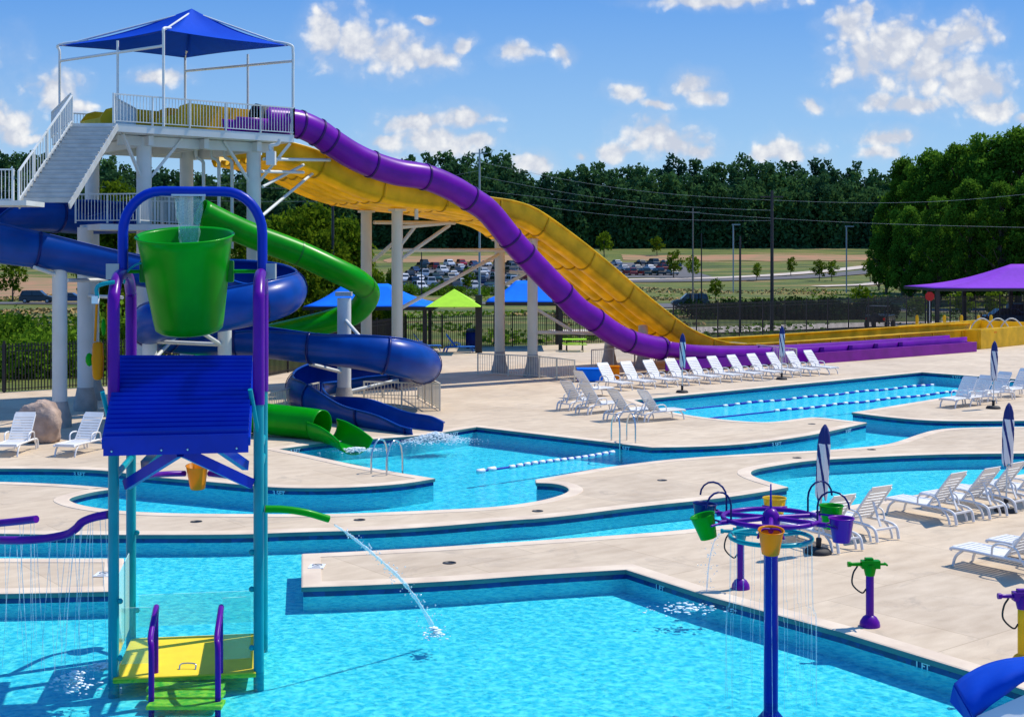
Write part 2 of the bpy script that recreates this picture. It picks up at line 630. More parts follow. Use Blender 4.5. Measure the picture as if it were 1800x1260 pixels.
def water_mat(name, tint, bscale, foam=0.0):
    """rippled water surface; a caustic light and dark pattern is painted into its tint"""
    m = bpy.data.materials.new(name)
    m.use_nodes = True
    t = m.node_tree
    t.nodes.clear()
    L = t.links.new
    o = t.nodes.new('ShaderNodeOutputMaterial')
    g = t.nodes.new('ShaderNodeTexCoord')
    nz = t.nodes.new('ShaderNodeTexNoise')
    nz.inputs['Scale'].default_value = bscale
    nz.inputs['Detail'].default_value = 5
    nz.inputs['Roughness'].default_value = 0.6
    nz.inputs['Distortion'].default_value = 0.6
    L(g.outputs['Object'], nz.inputs['Vector'])
    bp = t.nodes.new('ShaderNodeBump')
    bp.inputs['Strength'].default_value = 0.55
    bp.inputs['Distance'].default_value = 0.10
    L(nz.outputs[0], bp.inputs['Height'])
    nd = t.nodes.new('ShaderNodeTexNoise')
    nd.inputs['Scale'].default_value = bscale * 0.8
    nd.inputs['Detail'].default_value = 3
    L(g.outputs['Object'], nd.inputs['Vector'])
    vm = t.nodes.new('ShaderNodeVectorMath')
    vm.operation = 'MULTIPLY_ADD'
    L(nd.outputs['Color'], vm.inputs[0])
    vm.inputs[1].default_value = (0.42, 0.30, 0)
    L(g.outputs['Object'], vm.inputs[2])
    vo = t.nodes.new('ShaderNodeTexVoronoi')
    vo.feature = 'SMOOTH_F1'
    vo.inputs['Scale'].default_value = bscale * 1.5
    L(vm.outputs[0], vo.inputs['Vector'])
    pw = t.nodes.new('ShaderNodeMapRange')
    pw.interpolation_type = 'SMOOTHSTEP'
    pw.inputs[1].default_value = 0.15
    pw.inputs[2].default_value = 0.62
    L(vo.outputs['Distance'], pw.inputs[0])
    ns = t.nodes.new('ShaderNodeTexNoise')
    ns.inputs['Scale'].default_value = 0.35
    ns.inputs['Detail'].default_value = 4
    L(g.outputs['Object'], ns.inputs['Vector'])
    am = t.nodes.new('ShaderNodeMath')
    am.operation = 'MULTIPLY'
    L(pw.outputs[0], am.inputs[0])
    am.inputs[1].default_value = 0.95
    mx0 = t.nodes.new('ShaderNodeMix')  # caustic ripple light imitated by darker and lighter cells in the tint
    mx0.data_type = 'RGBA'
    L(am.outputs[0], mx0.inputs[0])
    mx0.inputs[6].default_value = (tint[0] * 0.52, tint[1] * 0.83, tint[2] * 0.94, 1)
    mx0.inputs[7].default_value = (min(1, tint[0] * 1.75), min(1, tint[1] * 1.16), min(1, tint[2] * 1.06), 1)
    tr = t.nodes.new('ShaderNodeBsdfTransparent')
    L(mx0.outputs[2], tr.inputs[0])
    gl = t.nodes.new('ShaderNodeBsdfGlossy')
    gl.inputs['Roughness'].default_value = 0.06
    gl.inputs[0].default_value = (0.85, 0.95, 1, 1)
    L(bp.outputs[0], gl.inputs['Normal'])
    fr = t.nodes.new('ShaderNodeFresnel')
    fr.inputs[0].default_value = 1.33
    L(bp.outputs[0], fr.inputs['Normal'])
    fm = t.nodes.new('ShaderNodeMath')
    fm.operation = 'MULTIPLY'
    fm.use_clamp = True
    L(fr.outputs[0], fm.inputs[0])
    fm.inputs[1].default_value = 0.42
    mx = t.nodes.new('ShaderNodeMixShader')
    L(fm.outputs[0], mx.inputs[0])
    L(tr.outputs[0], mx.inputs[1])
    L(gl.outputs[0], mx.inputs[2])
    L(mx.outputs[0], o.inputs[0])
    return m


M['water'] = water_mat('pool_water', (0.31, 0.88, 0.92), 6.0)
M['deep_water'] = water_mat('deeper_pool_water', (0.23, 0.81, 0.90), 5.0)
M['plaster'] = mat('pool_plaster', (0.38, 0.80, 0.86), 0.8, var=0.04, scale=0.5, col2=(0.31, 0.74, 0.81))


def tile_mat():
    m = bpy.data.materials.new('blue_waterline_tile')
    m.use_nodes = True
    t = m.node_tree
    b = t.nodes['Principled BSDF']
    g = t.nodes.new('ShaderNodeTexCoord')
    vo = t.nodes.new('ShaderNodeTexVoronoi')
    vo.inputs['Scale'].default_value = 6
    t.links.new(g.outputs['Object'], vo.inputs['Vector'])
    cr = t.nodes.new('ShaderNodeMix')
    cr.data_type = 'RGBA'
    cr.inputs[6].default_value = (0.002, 0.014, 0.12, 1)
    cr.inputs[7].default_value = (0.006, 0.035, 0.24, 1)
    sp = t.nodes.new('ShaderNodeSeparateColor')
    t.links.new(vo.outputs['Color'], sp.inputs[0])
    t.links.new(sp.outputs[0], cr.inputs[0])
    t.links.new(cr.outputs[2], b.inputs['Base Color'])
    b.inputs['Roughness'].default_value = 0.2
    return m


M['tile'] = tile_mat()


def deck_mat():
    m = bpy.data.materials.new('broom_finished_concrete')
    m.use_nodes = True
    t = m.node_tree
    L = t.links.new
    b = t.nodes['Principled BSDF']
    g = t.nodes.new('ShaderNodeTexCoord')
    mp = t.nodes.new('ShaderNodeMapping')
    mp.inputs['Rotation'].default_value = (0, 0, R(-38))
    L(g.outputs['Object'], mp.inputs[0])
    n1_ = t.nodes.new('ShaderNodeTexNoise')
    n1_.inputs['Scale'].default_value = 0.45
    n1_.inputs['Detail'].default_value = 8
    n1_.inputs['Roughness'].default_value = 0.6
    L(g.outputs['Object'], n1_.inputs['Vector'])
    mst = t.nodes.new('ShaderNodeMapping')
    mst.inputs['Scale'].default_value = (0.6, 1.5, 1)
    L(mp.outputs[0], mst.inputs[0])
    n2_ = t.nodes.new('ShaderNodeTexNoise')
    n2_.inputs['Scale'].default_value = 2.2
    n2_.inputs['Detail'].default_value = 7
    L(mst.outputs[0], n2_.inputs['Vector'])
    n3_ = t.nodes.new('ShaderNodeTexNoise')
    n3_.inputs['Scale'].default_value = 40
    n3_.inputs['Detail'].default_value = 4
    L(g.outputs['Object'], n3_.inputs['Vector'])
    ad = t.nodes.new('ShaderNodeMath')
    ad.operation = 'ADD'
    L(n1_.outputs[0], ad.inputs[0])
    L(n2_.outputs[0], ad.inputs[1])
    ad2 = t.nodes.new('ShaderNodeMath')
    ad2.operation = 'MULTIPLY_ADD'
    L(n3_.outputs[0], ad2.inputs[0])
    ad2.inputs[1].default_value = 0.35
    L(ad.outputs[0], ad2.inputs[2])
    rp = t.nodes.new('ShaderNodeMapRange')
    rp.inputs[1].default_value = 0.85
    rp.inputs[2].default_value = 1.5
    L(ad2.outputs[0], rp.inputs[0])
    mx = t.nodes.new('ShaderNodeMix')
    mx.data_type = 'RGBA'
    L(rp.outputs[0], mx.inputs[0])
    mx.inputs[6].default_value = (0.51, 0.395, 0.272, 1)
    mx.inputs[7].default_value = (0.69, 0.56, 0.405, 1)
    br = t.nodes.new('ShaderNodeTexBrick')
    br.offset = 0.5
    br.inputs['Scale'].default_value = 1.0
    br.inputs['Mortar Size'].default_value = 0.014
    br.inputs['Mortar Smooth'].default_value = 0.3
    br.inputs['Brick Width'].default_value = 3.4
    br.inputs['Row Height'].default_value = 3.0
    br.inputs['Color1'].default_value = (1, 1, 1, 1)
    br.inputs['Color2'].default_value = (0.89, 0.89, 0.90, 1)
    br.inputs['Mortar'].default_value = (0.74, 0.72, 0.70, 1)
    L(mp.outputs[0], br.inputs['Vector'])
    ml = t.nodes.new('ShaderNodeMix')
    ml.data_type = 'RGBA'
    ml.blend_type = 'MULTIPLY'
    ml.inputs[0].default_value = 1
    L(mx.outputs[2], ml.inputs[6])
    L(br.outputs['Color'], ml.inputs[7])
    st = t.nodes.new('ShaderNodeTexNoise')
    st.inputs['Scale'].default_value = 0.8
    st.inputs['Detail'].default_value = 9
    st.inputs['Roughness'].default_value = 0.7
    st.inputs['Distortion'].default_value = 1.2
    L(g.outputs['Object'], st.inputs['Vector'])
    sr = t.nodes.new('ShaderNodeMapRange')
    sr.inputs[1].default_value = 0.56
    sr.inputs[2].default_value = 0.68
    sr.inputs[3].default_value = 0.0
    sr.inputs[4].default_value = 0.42
    L(st.outputs[0], sr.inputs[0])
    ms_ = t.nodes.new('ShaderNodeMix')
    ms_.data_type = 'RGBA'
    L(sr.outputs[0], ms_.inputs[0])
    L(ml.outputs[2], ms_.inputs[6])
    ms_.inputs[7].default_value = (0.30, 0.25, 0.20, 1)
    L(ms_.outputs[2], b.inputs['Base Color'])
    b.inputs['Roughness'].default_value = 0.85
    bp = t.nodes.new('ShaderNodeBump')
    bp.inputs['Strength'].default_value = 0.2
    bp.inputs['Distance'].default_value = 0.01
    L(n3_.outputs[0], bp.inputs['Height'])
    L(bp.outputs[0], b.inputs['Normal'])
    return m


M['deck'] = deck_mat()
M['coping'] = mat('coping_stone', (0.76, 0.63, 0.48), 0.8, scale=1.2, col2=(0.62, 0.49, 0.37), bump=0.15)


def grass_mat():
    m = bpy.data.materials.new('rough_grass')
    m.use_nodes = True
    t = m.node_tree
    L = t.links.new
    b = t.nodes['Principled BSDF']
    g = t.nodes.new('ShaderNodeTexCoord')
    mp = t.nodes.new('ShaderNodeMapping')
    mp.inputs['Scale'].default_value = (0.012, 0.035, 0.03)
    L(g.outputs['Object'], mp.inputs[0])
    a = t.nodes.new('ShaderNodeTexNoise')
    a.inputs['Scale'].default_value = 2.8
    a.inputs['Detail'].default_value = 9
    a.inputs['Roughness'].default_value = 0.68
    L(mp.outputs[0], a.inputs['Vector'])
    cr = t.nodes.new('ShaderNodeValToRGB')
    e = cr.color_ramp.elements
    e[0].position, e[0].color = 0.41, (0.050, 0.085, 0.008, 1)
    e[1].position, e[1].color = 0.60, (0.33, 0.21, 0.08, 1)
    x = e.new(0.47)
    x.color = (0.115, 0.165, 0.012, 1)
    x = e.new(0.56)
    x.color = (0.19, 0.195, 0.025, 1)
    L(a.outputs[0], cr.inputs[0])
    n = t.nodes.new('ShaderNodeTexNoise')
    n.inputs['Scale'].default_value = 2.0
    n.inputs['Detail'].default_value = 6
    L(g.outputs['Object'], n.inputs['Vector'])
    ml = t.nodes.new('ShaderNodeMix')
    ml.data_type = 'RGBA'
    ml.blend_type = 'MULTIPLY'
    ml.inputs[0].default_value = 0.6
    L(cr.outputs[0], ml.inputs[6])
    L(n.outputs[0], ml.inputs[7])
    L(ml.outputs[2], b.inputs['Base Color'])
    b.inputs['Roughness'].default_value = 0.95
    bp = t.nodes.new('ShaderNodeBump')
    bp.inputs['Strength'].default_value = 0.6
    bp.inputs['Distance'].default_value = 0.3
    L(n.outputs[0], bp.inputs['Height'])
    L(bp.outputs[0], b.inputs['Normal'])
    return m


M['grass'] = grass_mat()


def leaf_mat(name, dark, light, scale=0.35, tr=0.25):
    m = bpy.data.materials.new(name)
    m.use_nodes = True
    t = m.node_tree
    L = t.links.new
    t.nodes.clear()
    o = t.nodes.new('ShaderNodeOutputMaterial')
    g = t.nodes.new('ShaderNodeTexCoord')
    n = t.nodes.new('ShaderNodeTexNoise')
    n.inputs['Scale'].default_value = scale
    n.inputs['Detail'].default_value = 7
    n.inputs['Roughness'].default_value = 0.7
    L(g.outputs['Object'], n.inputs['Vector'])
    rp = t.nodes.new('ShaderNodeMapRange')
    rp.inputs[1].default_value = 0.36
    rp.inputs[2].default_value = 0.66
    L(n.outputs[0], rp.inputs[0])
    mx = t.nodes.new('ShaderNodeMix')
    mx.data_type = 'RGBA'
    L(rp.outputs[0], mx.inputs[0])
    mx.inputs[6].default_value = (*dark, 1)
    mx.inputs[7].default_value = (*light, 1)
    oi = t.nodes.new('ShaderNodeObjectInfo')
    hs = t.nodes.new('ShaderNodeHueSaturation')
    hm = t.nodes.new('ShaderNodeMapRange')
    hm.inputs[3].default_value = 0.75
    hm.inputs[4].default_value = 1.2
    L(oi.outputs['Random'], hm.inputs[0])
    L(hm.outputs[0], hs.inputs['Value'])
    L(mx.outputs[2], hs.inputs['Color'])
    d = t.nodes.new('ShaderNodeBsdfDiffuse')
    L(hs.outputs[0], d.inputs[0])
    tl = t.nodes.new('ShaderNodeBsdfTranslucent')
    L(hs.outputs[0], tl.inputs[0])
    ms = t.nodes.new('ShaderNodeMixShader')
    ms.inputs[0].default_value = tr
    L(d.outputs[0], ms.inputs[1])
    L(tl.outputs[0], ms.inputs[2])
    L(ms.outputs[0], o.inputs[0])
    return m


M['leaf_far'] = leaf_mat('far_wood_foliage', (0.022, 0.068, 0.036), (0.088, 0.185, 0.050), 0.06, 0.3)  # paler bluish green: distance haze put into the leaf colour
M['leaf_near'] = leaf_mat('bright_foliage', (0.028, 0.100, 0.014), (0.17, 0.34, 0.028), 0.15, 0.42)
M['leaf_mid'] = leaf_mat('mid_foliage', (0.040, 0.095, 0.008), (0.20, 0.28, 0.012), 0.5, 0.4)
M['leaf_shrub'] = leaf_mat('shrub_foliage', (0.030, 0.10, 0.008), (0.18, 0.30, 0.020), 0.8)

# ------------------------------------------------------------------ pools: outlines measured on the ground
C = 1   # corner flag


def outline(raw, z=0.0):
    pts = []
    m = len(raw)
    cur = [(G(p[0], p[1]), len(p) > 2) for p in raw]
    for _ in range(2):        # corner-keeping Chaikin smoothing
        out = []
        m = len(cur)
        for i in range(m):
            p, c = cur[i]
            if c:
                out.append((p, True))
            else:
                a, b = cur[i - 1][0], cur[(i + 1) % m][0]
                out.append((p * 0.75 + a * 0.25, False))
                out.append((p * 0.75 + b * 0.25, False))
        cur = out
    return [Vector((p.x, p.y, 0)) for p, c in cur]


POOL1 = [(-150, 822, C), (0, 823), (100, 823), (190, 826), (250, 836), (310, 841), (369, 846), (444, 853), (500, 857), (600, 857), (700, 851), (762, 841, C),
         (700, 831), (640, 821), (580, 808), (530, 797), (487, 789, C), (567, 778), (640, 772), (717, 767), (775, 760), (837, 750, C), (1146, 786, C),
         (1220, 785), (1300, 781), (1383, 771), (1443, 761), (1522, 743, C), (1478, 738, C), (1433, 733), (1404, 736), (1370, 741), (1335, 743), (1260, 737),
         (1196, 728), (1150, 717), (1113, 703, C), (1620, 654, C), (1837, 670, C), (1499, 725, C), (1560, 733), (1630, 739), (1700, 740), (1800, 739), (2050, 739, C),
         (2050, 750, C), (1800, 750), (1689, 752), (1647, 755), (1619, 762), (1578, 777), (1550, 783), (1500, 788), (1428, 793), (1377, 795), (1300, 799),
         (1182, 807), (1100, 817), (1043, 825), (985, 836), (943, 843, C), (944, 848, C), (975, 849), (996, 854), (1004, 861), (994, 868), (965, 877), (935, 883),
         (900, 888), (850, 893), (700, 900), (583, 904), (444, 904), (320, 903), (236, 900), (189, 896), (140, 888), (119, 880), (120, 876), (133, 871),
         (167, 863), (199, 859, C), (150, 854), (83, 850), (0, 847), (-150, 846, C)]
POOL2 = [(-150, 935, C), (0, 937), (111, 939), (236, 939), (350, 939), (444, 938), (500, 935), (700, 930), (900, 913), (960, 910), (1127, 889), (1238, 878), (1300, 870),
         (1350, 862), (1383, 856, C), (1347, 846), (1325, 838), (1316, 832), (1322, 825), (1355, 819), (1411, 810), (1467, 806), (1633, 798), (1800, 796),
         (2100, 796, C), (2100, 780 + 30, C), (1800, 831), (1717, 850), (1619, 869), (1550, 880), (1492, 889), (1383, 908), (1275, 924), (1180, 934), (1100, 940), (833, 958),
         (667, 968), (533, 974, C), (533, 1031, C), (633, 1028), (800, 1020), (933, 1010), (1030, 1004), (1101, 1000, C), (1250, 1048, C), (1480, 1110, C), (1719, 1183, C),
         (2300, 1380, C), (1800, 1900, C), (-400, 1900, C), (-400, 1046, C), (0, 1043), (215, 1038, C), (215, 982, C), (0, 982), (-150, 981, C)]
outl = [outline(POOL1), outline(POOL2)]


def area(p):
    return sum(p[i].x * p[(i + 1) % len(p)].y - p[(i + 1) % len(p)].x * p[i].y for i in range(len(p))) / 2


for i in range(2):
    if area(outl[i]) < 0:
        outl[i].reverse()       # counter-clockwise: outside is to the right


def offset_poly(p, d):
    out = []
    m = len(p)
    for i in range(m):
        a = (p[i] - p[i - 1])
        b = (p[(i + 1) % m] - p[i])
        a = a.normalized() if a.length > 1e-6 else b.normalized()
        b = b.normalized() if b.length > 1e-6 else a
        na, nb = Vector((a.y, -a.x, 0)), Vector((b.y, -b.x, 0))
        n = na + nb
        n = n.normalized() if n.length > 1e-3 else na
        c = max(0.5, n.dot(na))
        out.append(p[i] + n * (d / c))
    return out


def tess(mb, loops, z, mi=0):
    ls = [[Vector((p.x, p.y, 0)) for p in l] for l in loops]
    tris = tessellate_polygon(ls)
    flat = [p for l in ls for p in l]
    fl = []
    for t in tris:
        a, b, c = [flat[k] for k in t]
        if (b - a).cross(c - a).z < 0:
            t = (t[0], t[2], t[1])
        fl.append(tuple(t))
    mb.add([(p.x, p.y, z) for p in flat], fl, mi)


FENCE = [(-60, 57.5), (-22.3, 57.8), (-12.2, 65.5), (-6.8, 84.5), (11.4, 93.5), (16.9, 98.5), (34.9, 112), (70, 122)]


def fence_y(x):
    for (x0, y0), (x1, y1) in zip(FENCE, FENCE[1:]):
        if x <= x1:
            return y0 + (y1 - y0) * max(0, (x - x0)) / (x1 - x0)
    return FENCE[-1][1]


mb = MB()
outer = [Vector((-60, 5, 0)), Vector((70, 5, 0))] + [Vector((x, y + 1.2, 0)) for x, y in reversed(FENCE)]
tess(mb, [outer, outl[0], outl[1]], 0.0)
tag(mb.build('pool_deck', M['deck']), kind='structure')

WZ = -0.175
for i, (o, fz) in enumerate(((outl[0], -0.62), (outl[1], -0.46))):
    # coping: slightly proud of the deck with an overhanging nose
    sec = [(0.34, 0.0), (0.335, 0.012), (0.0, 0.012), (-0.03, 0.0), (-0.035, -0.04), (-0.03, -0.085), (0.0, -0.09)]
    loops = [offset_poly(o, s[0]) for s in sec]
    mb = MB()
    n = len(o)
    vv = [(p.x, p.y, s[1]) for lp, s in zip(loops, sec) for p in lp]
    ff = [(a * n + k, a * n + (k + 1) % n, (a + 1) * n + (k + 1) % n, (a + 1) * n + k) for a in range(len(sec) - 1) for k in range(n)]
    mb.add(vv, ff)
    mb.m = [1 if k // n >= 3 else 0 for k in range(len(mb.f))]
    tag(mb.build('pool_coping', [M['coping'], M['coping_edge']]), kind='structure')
    for nm, z0, z1, mt in (('waterline_tile', -0.088, -0.185, 'tile'), ('pool_wall', -0.185, fz, 'plaster')):
        mb = MB()
        vv = [(p.x, p.y, z) for z in (z0, z1) for p in o]
        mb.add(vv, [(k, (k + 1) % n, n + (k + 1) % n, n + k) for k in range(n)])
        tag(mb.build(nm, M[mt]), kind='structure')
    mb = MB()
    tess(mb, [o], fz)
    tag(mb.build('pool_floor', M['plaster']), kind='structure')
    mb = MB()
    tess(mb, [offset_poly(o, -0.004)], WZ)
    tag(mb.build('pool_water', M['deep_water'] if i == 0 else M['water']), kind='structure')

# ------------------------------------------------------------------ terrain, roads
TP = [(50, -0.06), (112, -0.06), (135, -0.4), (170, -0.9), (225, -0.8), (250, -0.4), (275, 0.0), (300, 0.9), (320, 1.7), (345, 2.7), (370, 3.6), (410, 6.0), (450, 8.8), (480, 9.4), (700, 12), (3500, 12)]


def tz(x, y):
    base = TP[-1][1]
    for (y0, z0), (y1, z1) in zip(TP, TP[1:]):
        if y <= y1:
            base = z0 + (z1 - z0) * max(0, y - y0) / (y1 - y0)
            break
    k = min(1, max(0, (y - 118) / 40)) * min(1, max(0.25, (430 - y) / 60))
    return base + k * 0.5 * noise.noise(Vector((x * 0.03, y * 0.02, 0)))


mb = MB()
xs = list(range(-400, -100, 30)) + list(np.arange(-100, 160, 4.0)) + list(range(160, 640, 30))
ts = [0, .5, 1, 2, 4, 8, 14, 20, 28, 36, 46, 56, 68, 80, 95, 110, 125, 140, 155, 170, 185, 200, 215, 230, 250, 270, 290, 310, 330, 350, 370, 400, 500, 700, 1200, 3000]
vv = []
for x in xs:
    y0 = fence_y(x) - 1.5
    for t in ts:
        y = y0 + t
        vv.append((x * (1 + max(0, y - 500) / 900), y, tz(x, y) - (0.03 if t < 2 else 0)))
m = len(ts)
mb.add(vv, [(i * m + j, (i + 1) * m + j, (i + 1) * m + j + 1, i * m + j + 1) for i in range(len(xs) - 1) for j in range(m - 1)], 0, True)
tag(mb.build('ground', M['grass']), kind='structure')


def drape(name, pts, wd, mt, lift):
    """a strip of road or path following the ground"""
    mb = MB()
    path = [Vector(p) for p in catmull([(x, y, 0) for x, y in pts], 10)]
    vv = []
    for i, p in enumerate(path):
        t = (path[min(i + 1, len(path) - 1)] - path[max(i - 1, 0)]).normalized()
        sd = Vector((t.y, -t.x, 0))
        for k in (-1, -.5, 0, .5, 1):
            q = p + sd * k * wd / 2
            vv.append((q.x, q.y, tz(q.x, q.y) + lift))
    mb.add(vv, [(i * 5 + j, (i + 1) * 5 + j, (i + 1) * 5 + j + 1, i * 5 + j + 1) for i in range(len(path) - 1) for j in range(4)], 0, True)
    return tag(mb.build(name, mt), kind='structure')


def patch(name, x0, x1, y0, y1, mt, lift, nx=16, ny=16, wob=0.0):
    mb = MB()
    vv = []
    for i in range(nx + 1):
        for j in range(ny + 1):
            x = x0 + (x1 - x0) * i / nx
            y = y0 + (y1 - y0) * j / ny
            if wob:
                e = noise.noise(Vector((x * .08, y * .05, 3)))
                if j in (0, ny):
                    y += wob * e
                if i in (0, nx):
                    x += wob * e
            vv.append((x, y, tz(x, y) + lift))
    mb.add(vv, [(i * (ny + 1) + j, (i + 1) * (ny + 1) + j, (i + 1) * (ny + 1) + j + 1, i * (ny + 1) + j + 1) for i in range(nx) for j in range(ny)], 0, True)
    return tag(mb.build(name, mt), kind='structure')


patch('parking_lot', -26, 15, 236, 366, M['asphalt'], 0.14, 16, 40)
patch('parking_lot', 24, 46, 305, 372, M['asphalt'], 0.14, 8, 20)
patch('dirt_slope', -36, 16, 376, 408, M['dirt'], 0.12, 20, 16, 6)
patch('dirt_slope', -135, -62, 210, 300, M['dirt'], 0.12, 20, 24, 8)
patch('dirt_slope', 30, 110, 385, 412, M['dirt'], 0.12, 20, 16, 6)
drape('road', [(22, 285), (45, 292), (66, 305), (82, 322), (100, 345), (130, 372)], 9, M['asphalt'], 0.16)
drape('path', [(22, 293), (43, 300), (62, 314), (78, 333), (96, 356), (125, 385)], 5.5, M['path'], 0.18)
drape('path', [(60, 262), (72, 272), (90, 300), (118, 330)], 4.0, M['path'], 0.18)
drape('path', [(4, 104), (16, 108), (30, 117), (44, 123), (60, 128), (90, 140)], 7.5, M['path'], 0.12)
drape('road', [(10, 178), (40, 174), (80, 178), (130, 190)], 7, M['asphalt'], 0.14)
drape('path', [(12, 168.5), (40, 165), (80, 169), (130, 180)], 1.6, M['path'], 0.18)
drape('road', [(-110, 196), (-70, 192), (-30, 194), (10, 186), (30, 178)], 7, M['asphalt'], 0.13)
drape('path', [(-60, 80), (-34, 78), (-24, 82), (-12, 100)], 4, M['path'], 0.10)


# ------------------------------------------------------------------ slide tower
PZ = 10.96
A_, B_ = Vector((-14.9, 50.0, 0)), Vector((-8.95, 54.9, 0))
E_ = Vector((-16.5, 50.0, 0))
C_ = T3(-32.1, 7.7, 0)
D_ = Vector((-19.4, 56.4, 0))
tower = thing('slide_tower', (-14.5, 55, 0), 'tall pale steel slide tower with stairs, railed deck and thick round columns', 'slide tower')
mb = MB()
ring = [E_, A_, B_, C_, D_]
mb.add([(p.x, p.y, PZ) for p in ring] + [(p.x, p.y, PZ - 0.30) for p in ring],
       [(0, 1, 2, 3, 4), (9, 8, 7, 6, 5)] + [(i, i + 5, (i + 1) % 5 + 5, (i + 1) % 5) for i in range(5)])
mb.build('platform_deck', M['white_steel'], tower)
mb = MB()
for a, b in ((T3(-39.2, 1.4, 0), T3(-32.6, 1.4, 0)), (T3(-39.2, 6.5, 0), T3(-32.6, 6.5, 0)), (T3(-38.1, 0.8, 0), T3(-38.1, 7.2, 0)), (T3(-33.5, 0.8, 0), T3(-33.5, 7.2, 0)), (T3(-35.8, 0.8, 0), T3(-35.8, 7.2, 0))):
    mb.beam((a.x, a.y, PZ - 0.52), (b.x, b.y, PZ - 0.52), 0.20, 0.38)
mb.build('beam', M['white_steel'], tower)
cols_ = [T3(-38.1, 1.5, 0), T3(-33.4, 1.5, 0), T3(-34.1, 6.5, 0), T3(-38.3, 6.5, 0)]
for p in cols_:
    mb = MB()
    mb.tube([(p.x, p.y, 0.5), (p.x, p.y, PZ - 0.34)], 0.29, 20)
    pl = mb.build('column', M['white_steel'], tower)
    mb = MB()
    mb.lathe((p.x, p.y, 0), [(0.50, 0.0), (0.50, 0.40), (0.40, 0.55), (0.31, 0.95)], 20)
    mb.build('column_base', M['concrete'], pl)
for p, q in ((cols_[0], A_), (cols_[0], B_), (cols_[1], B_), (cols_[1], A_)):
    d = (q - p)
    d.z = 0
    d.normalize()
    k = 1.5
    mb = MB()
    mb.beam((p.x + d.x * .25, p.y + d.y * .25, PZ - 1.9), (p.x + d.x * k, p.y + d.y * k, PZ - 0.34), 0.10, 0.10)
    mb.build('knee_brace', M['white_steel'], tower)


RC = [0]


def railing(a, b, z0, z1, parent=None, h=1.1, sp=0.13, nm='railing', mt='white_steel', pr=0.028, first=True):
    """picket railing from a to b, floor heights z0 to z1"""
    a, b = Vector((a[0], a[1], z0)), Vector((b[0], b[1], z1))
    mb = MB()
    L = (b - a).length
    up = Vector((0, 0, 1))
    RC[0] += 1
    pw_ = 0.058 + 0.004 * (RC[0] % 5)
    mb.beam(a + up * (h + 0.0015 * (RC[0] % 5)), b + up * (h + 0.0015 * (RC[0] % 5)), 0.06, 0.05)
    mb.beam(a + up * 0.1, b + up * 0.1, 0.04, 0.035)
    n = max(1, round(L / 1.45))
    for i in range(n + 1):
        if i == 0 and not first:
            continue
        p = a.lerp(b, i / n)
        mb.beam(p, p + up * (h + 0.02 + 0.003 * (RC[0] % 5)), pw_, pw_, up=Vector((0, 1, 0)))
    m_ = max(2, round(L / sp))
    for i in range(1, m_):
        p = a.lerp(b, i / m_)
        mb.beam(p + up * 0.1, p + up * h, 0.022, 0.022, up=Vector((0, 1, 0)))
    return mb.build(nm, M[mt], parent)


railing(A_, B_, PZ, PZ, tower)
railing(D_, C_, PZ, PZ, tower)
railing(E_, D_, PZ, PZ, tower)
railing(A_, A_ + Vector((-0.35, 1.6, 0)), PZ, PZ, tower)
railing(A_ + Vector((-0.35, 1.6, 0)), T3(-37.2, 4.6, 0), PZ, PZ, tower)
railing(B_, T3(-32.1, 0.75, 0), PZ, PZ, tower)
# upper stair, coming down towards the pool
SX0, SX1 = -16.45, -14.75
ztop, zlow, ytop, ylow = PZ, 7.8, 50.0, 45.0
NT = 17
mb = MB()
for i in range(NT):
    f = (i + 1) / (NT + 1)
    z, y = ztop + (zlow - ztop) * f, ytop + (ylow - ytop) * f
    mb.box(((SX0 + SX1) / 2 - 0.1 * f, y, z), (SX1 - SX0 - 0.1, 0.29, 0.03))
    mb.box(((SX0 + SX1) / 2 - 0.1 * f, y - 0.15, z - 0.10), (SX1 - SX0 - 0.1, 0.02, 0.15))
mb.build('tread', M['grey_paint'], tower)
for x in (SX0, SX1):
    mb = MB()
    mb.beam((x, ytop, ztop - 0.12), (x - 0.15, ylow, zlow - 0.12), 0.05, 0.22)
    mb.build('stringer', M['grey_paint'], tower)
    if x == SX0:
        railing((x, ytop), (x - 0.15, ylow), ztop, zlow, tower, h=1.05, sp=0.28)
# landing and lower flight
mb = MB()
mb.box((-17.9, 44.2, 7.72), (4.3, 1.7, 0.16))
mb.build('stair_landing', M['white_steel'], tower)
railing((-20.0, 43.4), (-16.7, 43.4), 7.8, 7.8, tower)
railing((-20.0, 45.0), (-16.8, 45.0), 7.8, 7.8, tower)
mb = MB()
mb.tube([(-18.6, 44.2, 0), (-18.6, 44.2, 7.7)], 0.14, 12)
mb.build('landing_post', M['white_steel'], tower)
mb = MB()
mb.box((-14.6, 52.6, 7.1), (4.0, 2.6, 0.22), 0.6)
mb.build('lower_deck', M['white_steel'], tower)
railing(D(133, 392, 51), D(245, 392, 50.5), 7.25, 7.25, tower)
railing(D(245, 392, 50.5), D(322, 392, 54.5), 7.25, 7.25, tower)
railing(D(240, 392, 57), D(330, 392, 58), 7.25, 7.25, tower)
for xx in (345, 372, 395):
    mb = MB()
    x = (xx - CX) * 55 / F
    mb.tube(catmull([(x, 55, PZ - .3), (x, 55, 10.1), (x + .25, 55, 9.9), (x + .3, 55, 9.4), (x + .3, 55, 6.3)], 5), 0.07, 8)
    mb.build('drain_pipe', M['white_steel'], tower)
